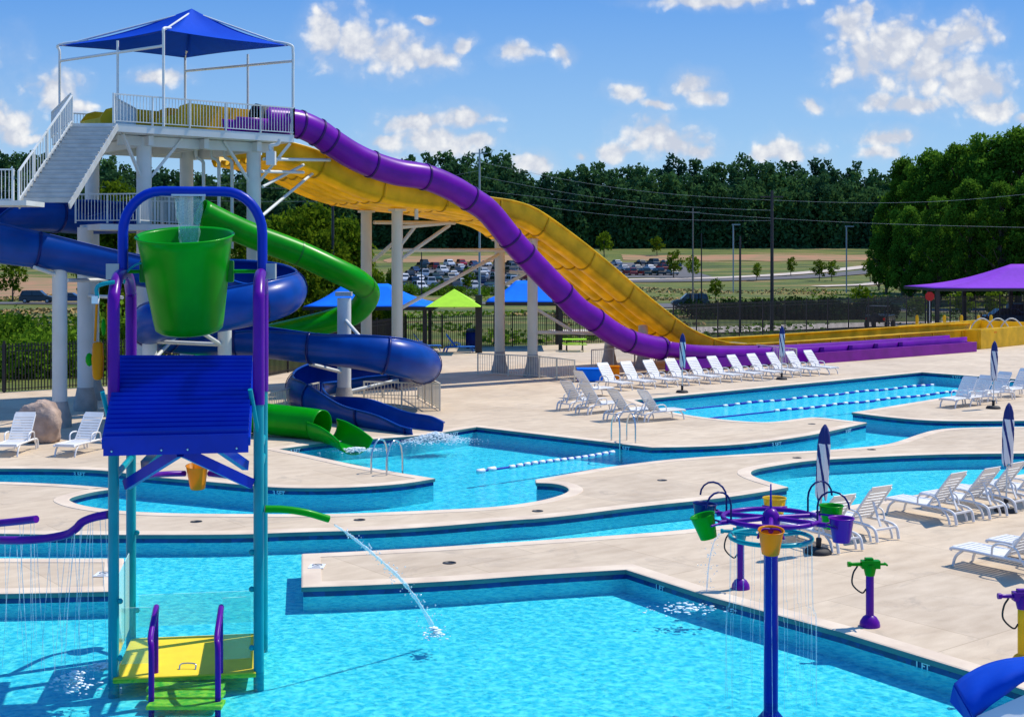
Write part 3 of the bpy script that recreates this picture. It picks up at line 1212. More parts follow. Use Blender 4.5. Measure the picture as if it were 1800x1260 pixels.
for (a, b) in (((1380 / 3, 1140 / 3, 53.5), (1660 / 3, 905 / 3, 58)), ((1380 / 3, 905 / 3, 53.5), (1600 / 3, 910 / 3, 57)), ((1390 / 3, 840 / 3, 54), (1740 / 3, 845 / 3, 57.5)), ((1385 / 3, 985 / 3, 54), (1600 / 3, 870 / 3, 57))):
    mb = MB()
    mb.tube([D(*a), D(*b)], 0.065, 8)
    mb.build('brace', M['white_steel'], tower)
# water tank / valve block on the column
mb = MB()
mb.box(D(1430 / 3, 835 / 3, 54), (0.35, 0.35, 0.55))
mb.tube(catmull([D(1430 / 3, 800 / 3, 54), D(1425 / 3, 770 / 3, 54), D(1465 / 3, 760 / 3, 54), D(1475 / 3, 735 / 3, 54)], 5), 0.07, 8)
mb.build('valve_box', M['white_steel'], tower)

# canopy over the tower: own thing
can = thing('shade_canopy', (-13.9, 55.4, PZ), 'royal blue hipped fabric canopy on white posts high on the slide tower', 'shade canopy')
cn = {'near': (288, 53, 51.3), 'right': (507, 81, 54.9), 'left': (104, 81, 55.9), 'far': (326, 102, 59.5)}
corner = {k: D(*v) for k, v in cn.items()}
peak = D(337, 16, 55.4)
order = ['near', 'right', 'far', 'left']
mb = MB()
NS = 14
for i in range(4):
    a, b = corner[order[i]], corner[order[(i + 1) % 4]]
    vv, ff = [], []
    for r in range(NS + 1):
        for k in range(NS + 1):
            f = r / NS
            s_ = k / NS
            e = a.lerp(b, s_)
            sag_in = 0.09 * math.sin(math.pi * s_)
            e = e.lerp(Vector((peak.x, peak.y, e.z)), sag_in)
            p = e.lerp(peak, f)
            p.z -= 0.42 * math.sin(math.pi * f) * (0.55 + 0.45 * math.sin(math.pi * s_)) * 0.8
            vv.append(p)
    for r in range(NS):
        for k in range(NS):
            q = r * (NS + 1) + k
            ff.append((q, q + 1, q + NS + 2, q + NS + 1))
    mb.add(vv, ff, 0, True)
mb.build('canopy_cloth', M['blue_fabric'], can, solid=0.015)
base = {'near': Vector((-13.36, 51.25, PZ)), 'right': Vector((-9.0, 54.93, PZ)), 'left': Vector((-18.95, 56.0, PZ)), 'far': Vector((-14.5, 59.3, PZ))}
for k in order:
    b = base[k]
    c = corner[k]
    mb = MB()
    mb.tube(catmull([b, (b.x, b.y, c.z - 1.2), (b.x, b.y, c.z - 0.25), (c.x * .7 + b.x * .3, c.y * .7 + b.y * .3, c.z + .05), c.lerp(peak, 0.22) - Vector((0, 0, .12))], 5), 0.055, 8)
    mb.build('canopy_post', M['white_steel'], can)
for f, ka, kb in ((0.42, 'near', 'left'), (0.6, 'far', 'right')):
    a, b = base[ka].lerp(base[kb], f), corner[ka].lerp(corner[kb], f)
    mb = MB()
    mb.tube([a, (a.x, a.y, b.z - .15)], 0.05, 8)
    mb.build('canopy_post', M['white_steel'], can)
for ka, kb in (('near', 'left'), ('far', 'right')):
    a, b = base[ka], base[kb]
    mb = MB()
    mb.tube([(a.x, a.y, corner[ka].z - .62), (b.x, b.y, corner[kb].z - .62)], 0.06, 8)
    mb.build('canopy_beam', M['white_steel'], can)
for k in order:
    mb = MB()
    mb.tube([corner[k].lerp(peak, .02) - Vector((0, 0, .02)), peak - Vector((0, 0, .12))], 0.04, 6)
    mb.build('rafter', M['white_steel'], can)

# ------------------------------------------------------------------ purple tube slide
PO = 1.3
PP = [(519, 217), (558, 233), (580.5, 248.6), (617, 272), (653, 289), (697, 303), (746, 311), (789, 328), (825, 349), (858, 372), (897, 419), (922, 447), (956, 483), (989, 516), (1017, 544), (1046, 563), (1075, 584), (1104, 599), (1136, 608), (1165, 613)]
ppts = [T3(-33.2, PO, PZ + 0.62)] + [SL(a, b, PO) for a, b in PP]
dense = [Vector(p) for p in catmull(ppts, 6)]
purple = thing('tube_slide', (dense[0].x, dense[0].y, 0), 'long purple tube slide dropping in waves from the tower beside the yellow slide', 'water slide')
PR = 0.57
mb = MB()
circ = [(PR * math.cos(2 * math.pi * k / 26), PR * math.sin(2 * math.pi * k / 26)) for k in range(26)]
mb.sweep(dense, circ, closed_sec=True)
mb.build('tube', M['purple_gel'], purple, solid=0.03)
RI = [(558, 233), (580.5, 248.6), (653, 289), (746, 311), (825, 349), (897, 419), (922, 447), (989, 516), (1046, 563), (1104, 599), (1165, 613)]
for a, b in RI + [(523, 219)]:
    c = SL(a, b, PO)
    i = min(range(len(dense)), key=lambda q: (dense[q] - c).length)
    i = max(1, min(len(dense) - 2, i))
    t = (dense[i + 1] - dense[i - 1]).normalized()
    mb = MB()
    pth = [dense[i] - t * 0.045, dense[i] + t * 0.045]
    rr = PR + 0.055
    sec = [(rr * math.cos(2 * math.pi * k / 26), rr * math.sin(2 * math.pi * k / 26)) for k in range(26)]
    mb.sweep(pth, sec, closed_sec=True)
    for q in (0, 1):
        vv = [Vector(p) for p in mb.v[q * 26:(q + 1) * 26]]
        mb.add(vv + [pth[q] + (v_ - pth[q]) * (PR - .02) / rr for v_ in vv], [(k, (k + 1) % 26, 26 + (k + 1) % 26, 26 + k) for k in range(26)])
    mb.build('flange_ring', M['purple_ring'], purple)
# entry tub on the deck
mb = MB()
sec = [(0.62 * math.cos(a), 0.62 * math.sin(a)) for a in [math.pi + k * math.pi / 14 for k in range(15)]]
mb.sweep([T3(-34.6, PO, PZ + .62), T3(-33.8, PO, PZ + .62), T3(-33.0, PO, PZ + .62)], sec)
mb.build('entry_tub', M['purple_gel'], purple, solid=0.04)
mb = MB()
mb.sweep([T3(-33.5, PO, PZ + .74), T3(-33.0, PO, PZ + .66)], [(0.52 * math.cos(2 * math.pi * k / 20), 0.52 * math.sin(2 * math.pi * k / 20)) for k in range(20)], closed_sec=True)
mb.build('entry_hood', M['rubber'], purple, solid=0.05)
# open run-out channel
rl = [SL(1160, 611, PO)]
rp = [(SL(1160, 612, PO), 0), ]
run = []
for px, zc in ((1160, None), (1185, None), (1215, None), (1260, None), (1320, 0.62), (1400, 0.52), (1500, 0.5), (1600, 0.5), (1684, 0.5)):
    q = SL(px, 600, PO)
    if zc is None:
        zc = {1160: ppts[-1].z + .02, 1185: 1.08, 1215: 0.90, 1260: 0.74}[px]
    run.append((q.x, q.y, zc))
run = [Vector(p) for p in catmull(run, 6)]


def usec(wd, dp, hl, hr, n=8):
    s_ = [(-wd, hl)]
    for k in range(n + 1):
        a = math.pi + math.pi * k / n
        s_.append((wd * math.cos(a), dp * math.sin(a)))
    s_.append((wd, hr))
    return s_


mb = MB()
mb.sweep(run, usec(0.62, 0.36, 0.45, 0.40))
mb.build('run_out', M['purple_gel'], purple, solid=0.05)
mb = MB()
a, b = SL(1432, 640, 0.0), SL(1716, 619, 0.0)
a.z = b.z = 0
nn = 6
mb.beam(a + Vector((0, 0, .31)), b + Vector((0, 0, .31)), 0.10, 0.62)
c = b + V * 1.9
mb.beam(b + Vector((0, 0, .30)) - U * .05 + V * .05, c + Vector((0, 0, .30)) - U * .05, 0.10, 0.60)
mb.build('catch_trough', gel('sunlit_purple_fibreglass', (0.25, 0.012, 0.33)), purple, bevel=0.02)  # sunlit magenta tone of the trough wall put into its colour
for px in (1395, 1445, 1495, 1540, 1583):
    q = SL(px, 600, 0.55)
    mb = MB()
    mb.beam((q.x, q.y, 0.0), (q.x, q.y, 0.86), 0.22, 0.12, up=Vector((0, 1, 0)))
    mb.build('channel_rib', M['purple_gel'], purple)
mb = MB()
q0, q1 = SL(1170, 600, 0.62), SL(1432, 600, 0.62)
mb.beam((q0.x, q0.y, .42), (q1.x, q1.y, .34), 0.06, 0.5)
mb.build('skirt_panel', M['purple_gel'], purple)

# ------------------------------------------------------------------ yellow racer slide
YO, YW = 2.25, 4.9
YP = [(462, 243), (480, 245), (520, 253), (560, 266), (600, 286), (645, 307), (700, 322), (740, 328), (800, 335), (862, 347), (905, 354), (945, 369), (1000, 407), (1060, 454), (1130, 514), (1200, 569), (1235, 588), (1270, 600), (1310, 604.5), (1400, 600), (1500, 593.5), (1600, 586.5), (1690, 580)]
ypts = [SL(a, b, YO) for a, b in YP]
ypts += [ypts[-1] + U * 3.2, ypts[-1] + U * 8.5]
yd = [Vector(p) for p in catmull(ypts, 5)]
yellow = thing('racer_slide', (yd[0].x, yd[0].y, 0), 'wide multi-lane yellow slide with ridged underside, behind the purple tube', 'water slide')
NL = 5
sec = [(-0.0, 0.0), (-0.0, -0.1), (-0.02, -0.72)]
for l in range(NL):
    s0 = 0.06 + l * (YW - 0.12) / NL
    lw = (YW - 0.12) / NL
    for k in range(9):
        x = k / 8
        sec.append((-(s0 + x * lw), -0.98 + 0.26 * abs(2 * x - 1) ** 3))
sec += [(-YW + 0.02, -0.72), (-YW, 0.0)]
mb = MB()
mb.sweep(yd, sec, smooth=False)
for i in range(len(mb.s)):
    mb.s[i] = True
mb.build('slide_bed', M['yellow_gel'], yellow, solid=0.04)
for off_, nm in ((0.0, 'top_rail'), (-YW, 'top_rail')):
    mb = MB()
    mb.sweep(yd, [(off_ - 0.07, -0.05), (off_ + 0.07, -0.05), (off_ + 0.07, 0.03), (off_ - 0.07, 0.03)], closed_sec=True)
    mb.build(nm, M['yellow_gel'], yellow)
L_ = 0
last = 0
for i in range(1, len(yd) - 1):
    L_ += (yd[i] - yd[i - 1]).length
    if L_ - last > 3.0:
        last = L_
        t = (yd[i + 1] - yd[i - 1]).normalized()
        mb = MB()
        sec2 = [(x * 1.006, y - 0.045 if 2 < j < len(sec) - 2 else y) for j, (x, y) in enumerate(sec)]
        sec2[0] = (0.05, -0.06)
        sec2[1] = (0.05, -0.1)
        sec2[2] = (0.05, -0.78)
        mb.sweep([yd[i] - t * 0.05, yd[i] + t * 0.05], sec2)
        mb.build('flange', M['yellow_seam'], yellow, solid=0.03)
for k, (t0, t1, o0, o1, zz) in enumerate(((-36.4, -32.6, 2.5, 4.6, 1.22), (-38.6, -34.9, 4.8, 7.0, 1.12))):
    mb = MB()
    for oo in (o0, o1):
        prof = [(t0, 0.0), (t0, zz * .6), (t0 + .25, zz * .9), (t0 + .6, zz), (t1, zz * .92), (t1, 0)]
        vv = [T3(a, oo + d, PZ + 0.01 + b) for d in (-.04, .04) for a, b in prof]
        n_ = len(prof)
        mb.add(vv, [tuple(range(n_)), tuple(reversed(range(n_, 2 * n_)))] + [(q, q + n_, (q + 1) % n_ + n_, (q + 1) % n_) for q in range(n_)])
    mb.add([T3(t0, o0, PZ + .35), T3(t0, o1, PZ + .35), T3(t1, o1, PZ + .15), T3(t1, o0, PZ + .15)], [(0, 1, 2, 3)])
    mb.add([T3(t0, o0, PZ), T3(t0, o1, PZ), T3(t0, o1, PZ + .6 * zz), T3(t0, o0, PZ + .6 * zz)], [(0, 1, 2, 3)])
    mb.build('start_tub', M['yellow_gel'], yellow)
# end basin of the racer
mb = MB()
p0 = G(1722, 614)
p1 = p0 + Vector((0.71, 0.70, 0)) * 12
for a, b, h in ((p0, p1, 1.27), (p0 + V * 6.2, p1 + V * 6.2, 1.27), (p0, p0 + V * 1.0, 1.24), (p1, p1 + V * 6.2, 1.24)):
    mb.beam(a + Vector((0, 0, h / 2)), b + Vector((0, 0, h / 2)), 0.16, h)
mb.build('end_basin', M['yellow_gel'], yellow, bevel=0.03)
mb = MB()
mb.box(G(1742, 612) + Vector((.25, -.12, 1.05)), (.35, .02, .1), 0.77)
mb.build('warning_plate', M['orange'], yellow)

# posts under the big slides: pairs on the two lines
for t, zt, px in ((-25.05, None, 0), (-17.05, None, 1), (-9.5, None, 2)):
    for off_ in (3.6, 6.3):
        p = T3(t, off_, 0)
        # height of the slide bed above
        q = min(yd, key=lambda v_: abs((v_ - N0).dot(U) - t))
        top = q.z - 1.02
        lab = {0: 'the waterslide bend', 1: 'the lime umbrella', 2: 'the loungers'}[px]
        o = thing('slide_column', p, {(0, 3.6): 'tall cream column, nearer of the tallest pair under the yellow slide', (0, 6.3): 'tall cream column, farther of the tallest pair under the yellow slide',
                                      (1, 3.6): 'cream column with flared foot right of the lime umbrella, right one of its pair', (1, 6.3): 'cream column with flared foot right of the lime umbrella, left one of its pair',
                                      (2, 3.6): 'short stub column near the foot of the yellow drop, right one of its pair', (2, 6.3): 'short stub column near the foot of the yellow drop, left one of its pair'}[(px, off_)], 'column', 'columns under the big slides')
        mb = MB()
        mb.tube([(p.x, p.y, 0.3), (p.x, p.y, top)], 0.26, 18)
        mb.build('shaft', M['cream_steel'], o)
        mb = MB()
        mb.lathe((p.x, p.y, 0), [(0.47, 0), (0.45, 0.12), (0.37, 0.40), (0.31, 0.7), (0.27, 1.1)], 20)
        mb.build('flared_base', M['concrete'], o)
        if px < 2:
            mb = MB()
            mb.beam((p.x - U.x * .3, p.y - U.y * .3, top - .06), (p.x + U.x * .3, p.y + U.y * .3, top - .06), 0.6, 0.1)
            mb.build('cap_plate', M['cream_steel'], o)
bf = thing('support_bracing', T3(-21, 3.6, 0), 'cream pipe bracing tying the yellow slide columns together', 'bracing')
segs = [((705, 440, 61.6), (895, 440, 68)), ((700, 400, 61.6), (790, 392, 64)), ((706, 455, 61.6), (790, 396, 64)), ((705, 430, 61.6), (732, 395, 62.5)), ((732, 336, 61.4), (732, 386, 61.4)),
        ((706, 541, 61.8), (876, 448, 68.5)), ((657, 458, 63.5), (700, 420, 61.8)), ((890, 500, 68.6), (940, 470, 66.5)), ((937, 540, 66.5), (1004, 580, 69)), ((940, 584, 66.5), (1045, 586, 70.5)),
        ((657, 391, 63.9), (800, 392, 67)), ((897, 478, 68.7), (925, 480, 66.6))]
for a, b in segs:
    mb = MB()
    mb.tube([D(*a), D(*b)], 0.09, 8)
    mb.build('brace_pipe', M['cream_steel'], bf)

# ------------------------------------------------------------------ blue spiral flume
BL = [(245, 379, 54), (150, 381, 54), (70, 376, 52.5), (-20, 380, 51.5), (-80, 393, 49.5), (-98, 406, 47.3), (-60, 418, 46), (20, 430, 46.2), (105, 441, 47), (180, 455, 47.8), (250, 470, 48.5), (330, 482, 49.2),
      (420, 490, 49.6), (480, 497, 48.9), (503, 508, 47.2), (490, 522, 45.6), (430, 538, 44.6), (350, 552, 44.8), (282, 563, 45.8), (262, 573, 47.4), (280, 583, 49.2), (340, 590, 50.2), (420, 594, 50.2), (500, 600, 49.9),
      (600, 611, 49.6), (690, 626, 49.7), (735, 637, 51), (742, 645, 52.6), (710, 652, 54), (640, 657, 54.6), (575, 664, 54), (540, 676, 52.4), (536, 690, 50.6), (560, 700, 49.2), (620, 716, 48), (680, 732, 46.7), (725, 742, 45.8), (752, 748, 45.2)]
bp = [(*D(*p), 0) for p in BL]
bd = [Vector(p[:3]) for p in catmull(bp, 6)]
rolls = []
for i in range(len(bd)):
    a = bd[max(0, i - 4)]
    b = bd[i]
    c = bd[min(len(bd) - 1, i + 4)]
    t0, t1 = (b - a), (c - b)
    t0.z = t1.z = 0
    cr = t0.normalized().cross(t1.normalized()).z if t0.length > 1e-5 and t1.length > 1e-5 else 0
    L2 = max(1e-3, t0.length + t1.length) / 2
    rolls.append(max(-0.75, min(0.75, 1.9 * cr / L2)))
rolls = [sum(rolls[max(0, i - 3):i + 4]) / len(rolls[max(0, i - 3):i + 4]) for i in range(len(rolls))]
# a left turn (cr>0) throws the rider to the right: raise the right side
blue = thing('spiral_flume', (bd[0].x, bd[0].y, 0), 'open blue spiral water slide looping round posts down to the splash pool', 'water slide')
BR = 0.69
bmb = MB()


def bsec(i):
    n = 18
    out = []
    fe = min(1.0, (len(bd) - 1 - i) / 34)
    a0, a1 = math.pi - 0.62 * fe, 2 * math.pi + 0.62 * fe
    for k in range(n + 1):
        a = a0 + (a1 - a0) * k / n
        out.append((BR * math.cos(a), BR * math.sin(a)))
    # lips
    out = [(out[0][0] - 0.07, out[0][1] + .0)] + out + [(out[-1][0] + 0.07, out[-1][1] + .0)]
    return out


bmb.sweep(bd, bsec, roll=rolls)
bmb.build('flume_bed', M['blue_gel'], blue, solid=0.035)
acc = 0
last = -9
for i in range(2, len(bd) - 2):
    acc += (bd[i] - bd[i - 1]).length
    if acc - last > 2.6:
        last = acc
        t = (bd[i + 1] - bd[i - 1]).normalized()
        mb = MB()
        sc_ = [(x * 1.07, y * 1.07) for x, y in bsec(i)[1:-1]]
        mb.sweep([bd[i] - t * .045, bd[i] + t * .045], sc_, roll=[rolls[i]] * 2)
        mb.build('flange', M['navy_gel'], blue, solid=0.03)
for (px, y, top, r) in ((105, 47, 468, 0.255), (150, 52, 400, 0.30), (605, 52, 524, 0.27), (263, 47, 590, 0.26), (395, 46.5, 575, 0.24)):
    x = (px - CX) * y / F
    z = H - (top - CY) * y / F
    mb = MB()
    mb.tube([(x, y, 0.4), (x, y, z)], r, 16)
    pl = mb.build('post', M['white_steel'], blue)
    mb = MB()
    mb.lathe((x, y, 0), [(r + .15, 0), (r + .15, .32), (r + .08, .55), (r + .01, .9)], 18)
    mb.build('post_foot', M['concrete'], pl)
for a, b in (((105, 480, 47), (40, 445, 46.3)), ((105, 485, 47), (60, 470, 46)), ((605, 690, 52), (700, 668, 53.2)), ((605, 655, 52), (545, 640, 50)), ((263, 600, 47), (395, 606, 46.5)), ((263, 640, 47), (310, 590, 49)),
             ((395, 610, 46.5), (340, 575, 45)), ((605, 560, 52), (640, 600, 49.8)), ((118, 493, 47), (200, 492, 50)), ((150, 520, 52), (215, 523, 50))):
    mb = MB()
    mb.tube([D(*a), D(*b)], 0.07, 8)
    mb.build('support_arm', M['white_steel'], blue)
mb = MB()
mb.box(D(600, 519, 52) + Vector((0.1, 0, .05)), (0.62, .5, .16))
mb.build('post_cap', M['grey_steel'], blue)

# ------------------------------------------------------------------ green tube slide
GR = [(352, 372, 52), (400, 396, 52.6), (450, 417, 53.3), (525, 445, 54.2), (594, 477, 54.8), (630, 496, 55.6), (647, 517, 57), (628, 546, 58.4), (590, 562, 58.8), (520, 580, 58.2), (440, 600, 56.5), (370, 630, 54), (335, 680, 50.5), (370, 716, 47), (420, 730, 45.4), (470, 736, 44.6), (540, 744, 44.0), (566, 748, 43.7)]
gd = [Vector(p[:3]) for p in catmull([D(*p) for p in GR], 6)]
green = thing('tube_slide', (gd[0].x, gd[0].y, 0), 'bright green tube slide curling behind the big bucket to the pool edge', 'water slide')
GRD = 0.50
mb = MB()
circ = [(GRD * math.cos(2 * math.pi * k / 24), GRD * math.sin(2 * math.pi * k / 24)) for k in range(24)]
mb.sweep(gd, circ, closed_sec=True)
mb.build('tube', M['green_gel'], green, solid=0.03)
for i in range(18, len(gd) - 2, 14):
    t = (gd[i + 1] - gd[i - 1]).normalized()
    mb = MB()
    rr = GRD + 0.03
    mb.sweep([gd[i] - t * .04, gd[i] + t * .04], [(rr * math.cos(2 * math.pi * k / 24), rr * math.sin(2 * math.pi * k / 24)) for k in range(24)], closed_sec=True)
    mb.build('flange_ring', M['green_ring'], green)
ge = [gd[-1], D(582, 750, 43.3), D(600, 756, 42.9), D(616, 764, 42.5), D(626, 769, 42.2)]
ge = [Vector(p[:3]) for p in catmull(ge, 5)]


def gsec(i):
    f = i / (len(ge) - 1)
    a0 = math.pi - 0.5 * (1 - f) + 0.15
    a1 = 2 * math.pi + 0.5 * (1 - f) - 0.15
    return [(0.60 * math.cos(a0 + (a1 - a0) * k / 16), 0.54 * math.sin(a0 + (a1 - a0) * k / 16)) for k in range(17)]


mb = MB()
mb.sweep(ge, gsec)
mb.build('exit_flume', M['green_gel'], green, solid=0.05)

# splash foam where the slides end: broken white water
M['foam'] = mat('white_foam', (0.85, 0.93, 0.97), 0.6)


def foam(name, c, rx, ry, n, seed, label, hmax=0.25, rot=0.0):
    rnd = random.Random(seed)
    mb = MB()
    for _ in range(n):
        a = rnd.uniform(0, 6.283)
        r = abs(rnd.gauss(0, 0.42))
        x, y = r * math.cos(a) * rx, r * math.sin(a) * ry
        p = Vector((x * math.cos(rot) - y * math.sin(rot), x * math.sin(rot) + y * math.cos(rot), 0)) + Vector(c)
        h = hmax * max(0, 1 - r) * rnd.random()
        sz = rnd.uniform(.005, .022) * (1.3 - min(1, r) * .7)
        mb.ball(p + Vector((0, 0, h)), sz, 5, 0, (rnd.uniform(1, 3), rnd.uniform(1, 2), .6))
    return tag(mb.build(name, M['foam']), label, 'splash', kind='stuff')


c = G(765, 777, WZ)
foam('splash', (c.x, c.y, WZ), 1.6, 0.9, 2600, 1, 'white churned water where the blue slide empties', 0.35, 0.4)
c = G(625, 792, WZ)
foam('splash', (c.x, c.y, WZ), 1.1, 0.5, 1100, 2, 'white churned water where the green slide empties', 0.12, 0.3)

# ------------------------------------------------------------------ splash structure with the tipping bucket
FLp, FRp = Vector((-5.84, 19.6, 0)), Vector((-3.77, 19.9, 0))
RLp, RRp = Vector((-6.14, 21.55, 0)), Vector((-4.07, 21.85, 0))
PF = -0.46
ps = thing('splash_structure', (-4.95, 20.7, PF), 'teal and purple splash play frame with blue ribbed roof in the near pool', 'play structure')
Z1, Z2 = 3.79, 5.45
for nm, a, mid in (('FL', FLp, None), ('FR', FRp, None), ('RL', RLp, None), ('RR', RRp, None)):
    mb = MB()
    mb.tube([(a.x, a.y, PF), (a.x, a.y, Z1)], 0.078, 16)
    mb.build('leg', M['teal'], ps)
for a, b in ((FLp, RLp), (FRp, RRp)):
    m_ = (a + b) / 2
    mb = MB()
    pts = [(a.x, a.y, Z1), (a.x, a.y, Z2 - .25), (a.x * .93 + m_.x * .07, a.y * .93 + m_.y * .07, Z2), (a.x * .6 + m_.x * .4, a.y * .6 + m_.y * .4, Z2 + .22), (m_.x, m_.y, Z2 + .27),
           (b.x * .6 + m_.x * .4, b.y * .6 + m_.y * .4, Z2 + .22), (b.x * .93 + m_.x * .07, b.y * .93 + m_.y * .07, Z2), (b.x, b.y, Z2 - .25), (b.x, b.y, Z1)]
    mb.tube(catmull(pts, 4), 0.088, 14)
    mb.build('side_arch', M['purple_paint'], ps)
ML, MR = (FLp + RLp) / 2, (FRp + RRp) / 2
ML, MR = Vector((-5.99, 20.58, 0)), Vector((-3.90, 20.88, 0))
zt = 7.0
hp = [(ML.x, ML.y, Z2 + .2), (ML.x, ML.y, 6.35)]
e1 = (MR - ML) / (MR - ML).length
r_ = 0.58
for k in range(1, 9):
    a = math.pi / 2 * k / 8
    p = ML + e1 * (r_ * (1 - math.cos(a)))
    hp.append((p.x, p.y, 6.35 + (zt - 6.35) * math.sin(a)))
for k in range(8, 0, -1):
    a = math.pi / 2 * k / 8
    p = MR - e1 * (r_ * (1 - math.cos(a)))
    hp.append((p.x, p.y, 6.35 + (zt - 6.35) * math.sin(a)))
hp += [(MR.x, MR.y, 6.35), (MR.x, MR.y, Z2 + .2)]
mb = MB()
mb.tube(hp, 0.078, 14)
mb.build('top_hoop', M['blue_paint'], ps)
mb = MB()
ax0, ax1 = Vector((-6.2, 20.55, 5.76)), Vector((-3.72, 20.92, 5.76))
mb.tube([ax0, ax1], 0.03, 10)
mb.build('axle', M['green_gel'], ps)
for p in (ax0, ax1):
    mb = MB()
    mb.box(p.lerp((ax0 + ax1) / 2, .06), (0.2, 0.14, 0.24))
    mb.build('bearing', M['grey_steel'], ps)
mb = MB()
sp0 = D(332, 345, 20.72)
mb.box(sp0 + Vector((0, 0, .03)), (0.52, 0.12, 0.06), 0.14)
mb.build('spout', M['steel'], ps)
# bucket
bk = thing('tipping_bucket', (ax0 + ax1) / 2, 'giant green tipping bucket hanging under the blue hoop', 'bucket')
tilt = Matrix.Rotation(R(11), 3, 'X')
bc = D(329, 499, 20.72)
prof = [(0.0, -.74), (0.46, -.74), (0.515, -.70), (0.535, -.60), (0.62, 0.0), (0.70, .62), (0.725, .74), (0.755, .76), (0.735, .78), (0.70, .74), (0.60, 0.0), (0.50, -.66), (0.0, -.69)]
mb = MB()
mb.lathe(bc, prof, 48, tilt=tilt)
mb.build('bucket_shell', M['green_gel'], bk)
for s_ in (-1, 1):
    p = bc.lerp(Vector((bc.x, bc.y, 5.76)), 1) + e1 * (s_ * 0.66)
    mb = MB()
    mb.box((p.x, p.y, 5.76), (0.10, 0.2, 0.34), 0.14)
    mb.build('pivot_plate', M['green_ring'], bk, bevel=.02)
mb = MB()
a, b = D(306, 346, 20.72), D(360, 346, 20.72)
vv, ff = [], []
for i in range(15):
    f = i / 14
    wl_ = 305 + 13 * f ** .7
    wr_ = 360 - 13 * f ** .7
    for k in range(9):
        p = D(wl_ + (wr_ - wl_) * k / 8, 346 + 92 * f, 20.72)
        p.y += .05 * math.sin(k * 2.1 + i)
        vv.append(p)
for i in range(14):
    for k in range(8):
        ff.append((i * 9 + k, i * 9 + k + 1, (i + 1) * 9 + k + 1, (i + 1) * 9 + k))
mb.add(vv, ff, 0, True)
tag(mb.build('falling_water', M['sheet'], solid=.03), 'clear sheet of water pouring from the hoop into the green bucket', 'water')
# ribbed roof
TL, TR_, BL_, BRr = D(209, 632, 20.6), D(444, 632, 20.9), D(182, 770, 18.55), D(437, 764, 18.8)
mb = MB()
NR = 18
vv, ff = [], []
rows = 0
nrm = (TR_ - TL).cross(BL_ - TL).normalized()
if nrm.z < 0:
    nrm = -nrm
prof = [(0, 0), (.12, .06), (.28, .09), (.44, .06), (.56, 0), (.78, -.012)]
for r in range(NR):
    for (q, hh) in prof:
        f = (r + q) / NR
        a, b = TL.lerp(BL_, f), TR_.lerp(BRr, f)
        vv += [a + nrm * hh * .95, b + nrm * hh * .95]
        rows += 1
vv += [BL_, BRr]
rows += 1
ff = [(2 * i, 2 * i + 1, 2 * i + 3, 2 * i + 2) for i in range(rows - 1)]
mb.add(vv, ff, 0, False)
mb.build('roof_panel', M['blue_paint'], ps, solid=.02)
mb = MB()
fb = 0.245
mb.add([BL_ + Vector((0, -.01, .02)), BRr + Vector((0, -.01, .02)), BRr + Vector((0, -.01, -fb)), BL_ + Vector((0, -.01, -fb))], [(0, 1, 2, 3)])
mb.build('roof_fascia', M['blue_paint'], ps, solid=.025)
for f in (.06, .40, .58, .92):
    p = BL_.lerp(BRr, f) + Vector((0, -.035, -.18))
    mb = MB()
    mb.ball(p, .018, 8)
    mb.build('bolt', M['steel'], ps)
for s0, s1 in ((TL, BL_), (TR_, BRr)):
    mb = MB()
    mb.beam(s0 + Vector((0, 0, -.09)), s1 + Vector((0, 0, -.09)), .05, .14)
    mb.build('roof_rail', M['blue_paint'], ps)
for a, b in (((222, 852, 19.75), (314, 794, 19.0)), ((322, 794, 19.0), (442, 850, 19.85)), ((253, 818, 21.3), (290, 782, 20.2)), ((380, 782, 20.2), (432, 818, 21.6))):
    mb = MB()
    mb.beam(D(*a), D(*b), .10, .15)
    mb.build('roof_brace', M['navy_gel'] if a[2] > 21 else M['blue_paint'], ps)
for a, b in ((FLp, RLp), (FRp, RRp)):
    for z in (3.05, 2.75):
        mb = MB()
        mb.tube([(a.x, a.y, z), (b.x, b.y, z)], .05, 10)
        mb.build('side_rail', M['teal'], ps)
for p, s_ in ((FRp, 1), (FLp, -1)):
    mb = MB()
    mb.tube([(p.x, p.y, 3.3), (p.x - .06, p.y - .35, 4.05)], .035, 8)
    mb.build('roof_strut', M['teal'], ps)
# yellow deck with step and rails
dz = -0.150
mb = MB()
off_v = Vector((0, -.12, 0))
top = [FLp + off_v + Vector((.02, 0, 0)), FRp + off_v + Vector((-.02, 0, 0)), RRp, RLp]
mb.add([(p.x, p.y, dz) for p in top] + [(p.x, p.y, -0.235) for p in top], [(0, 1, 2, 3), (7, 6, 5, 4)] + [(i, i + 4, (i + 1) % 4 + 4, (i + 1) % 4) for i in range(4)])
mb.build('play_deck', M['deck_yellow'], ps, bevel=.02)
stp = thing('pool_steps', (-4.6, 19.2, PF), 'yellow submerged steps with two purple handrails in front of the splash deck', 'steps')
for k, (y0, z) in enumerate(((19.38, -0.20), (19.05, -0.215), (18.72, -0.235))):
    a, b = (262 - CX) * y0 / F, (394 - CX) * y0 / F
    mb = MB()
    mb.box(((a + b) / 2, y0 - .03, z - .03), (b - a, .30, .06))
    mb.build('step', M['deck_yellow'], stp, bevel=.015)
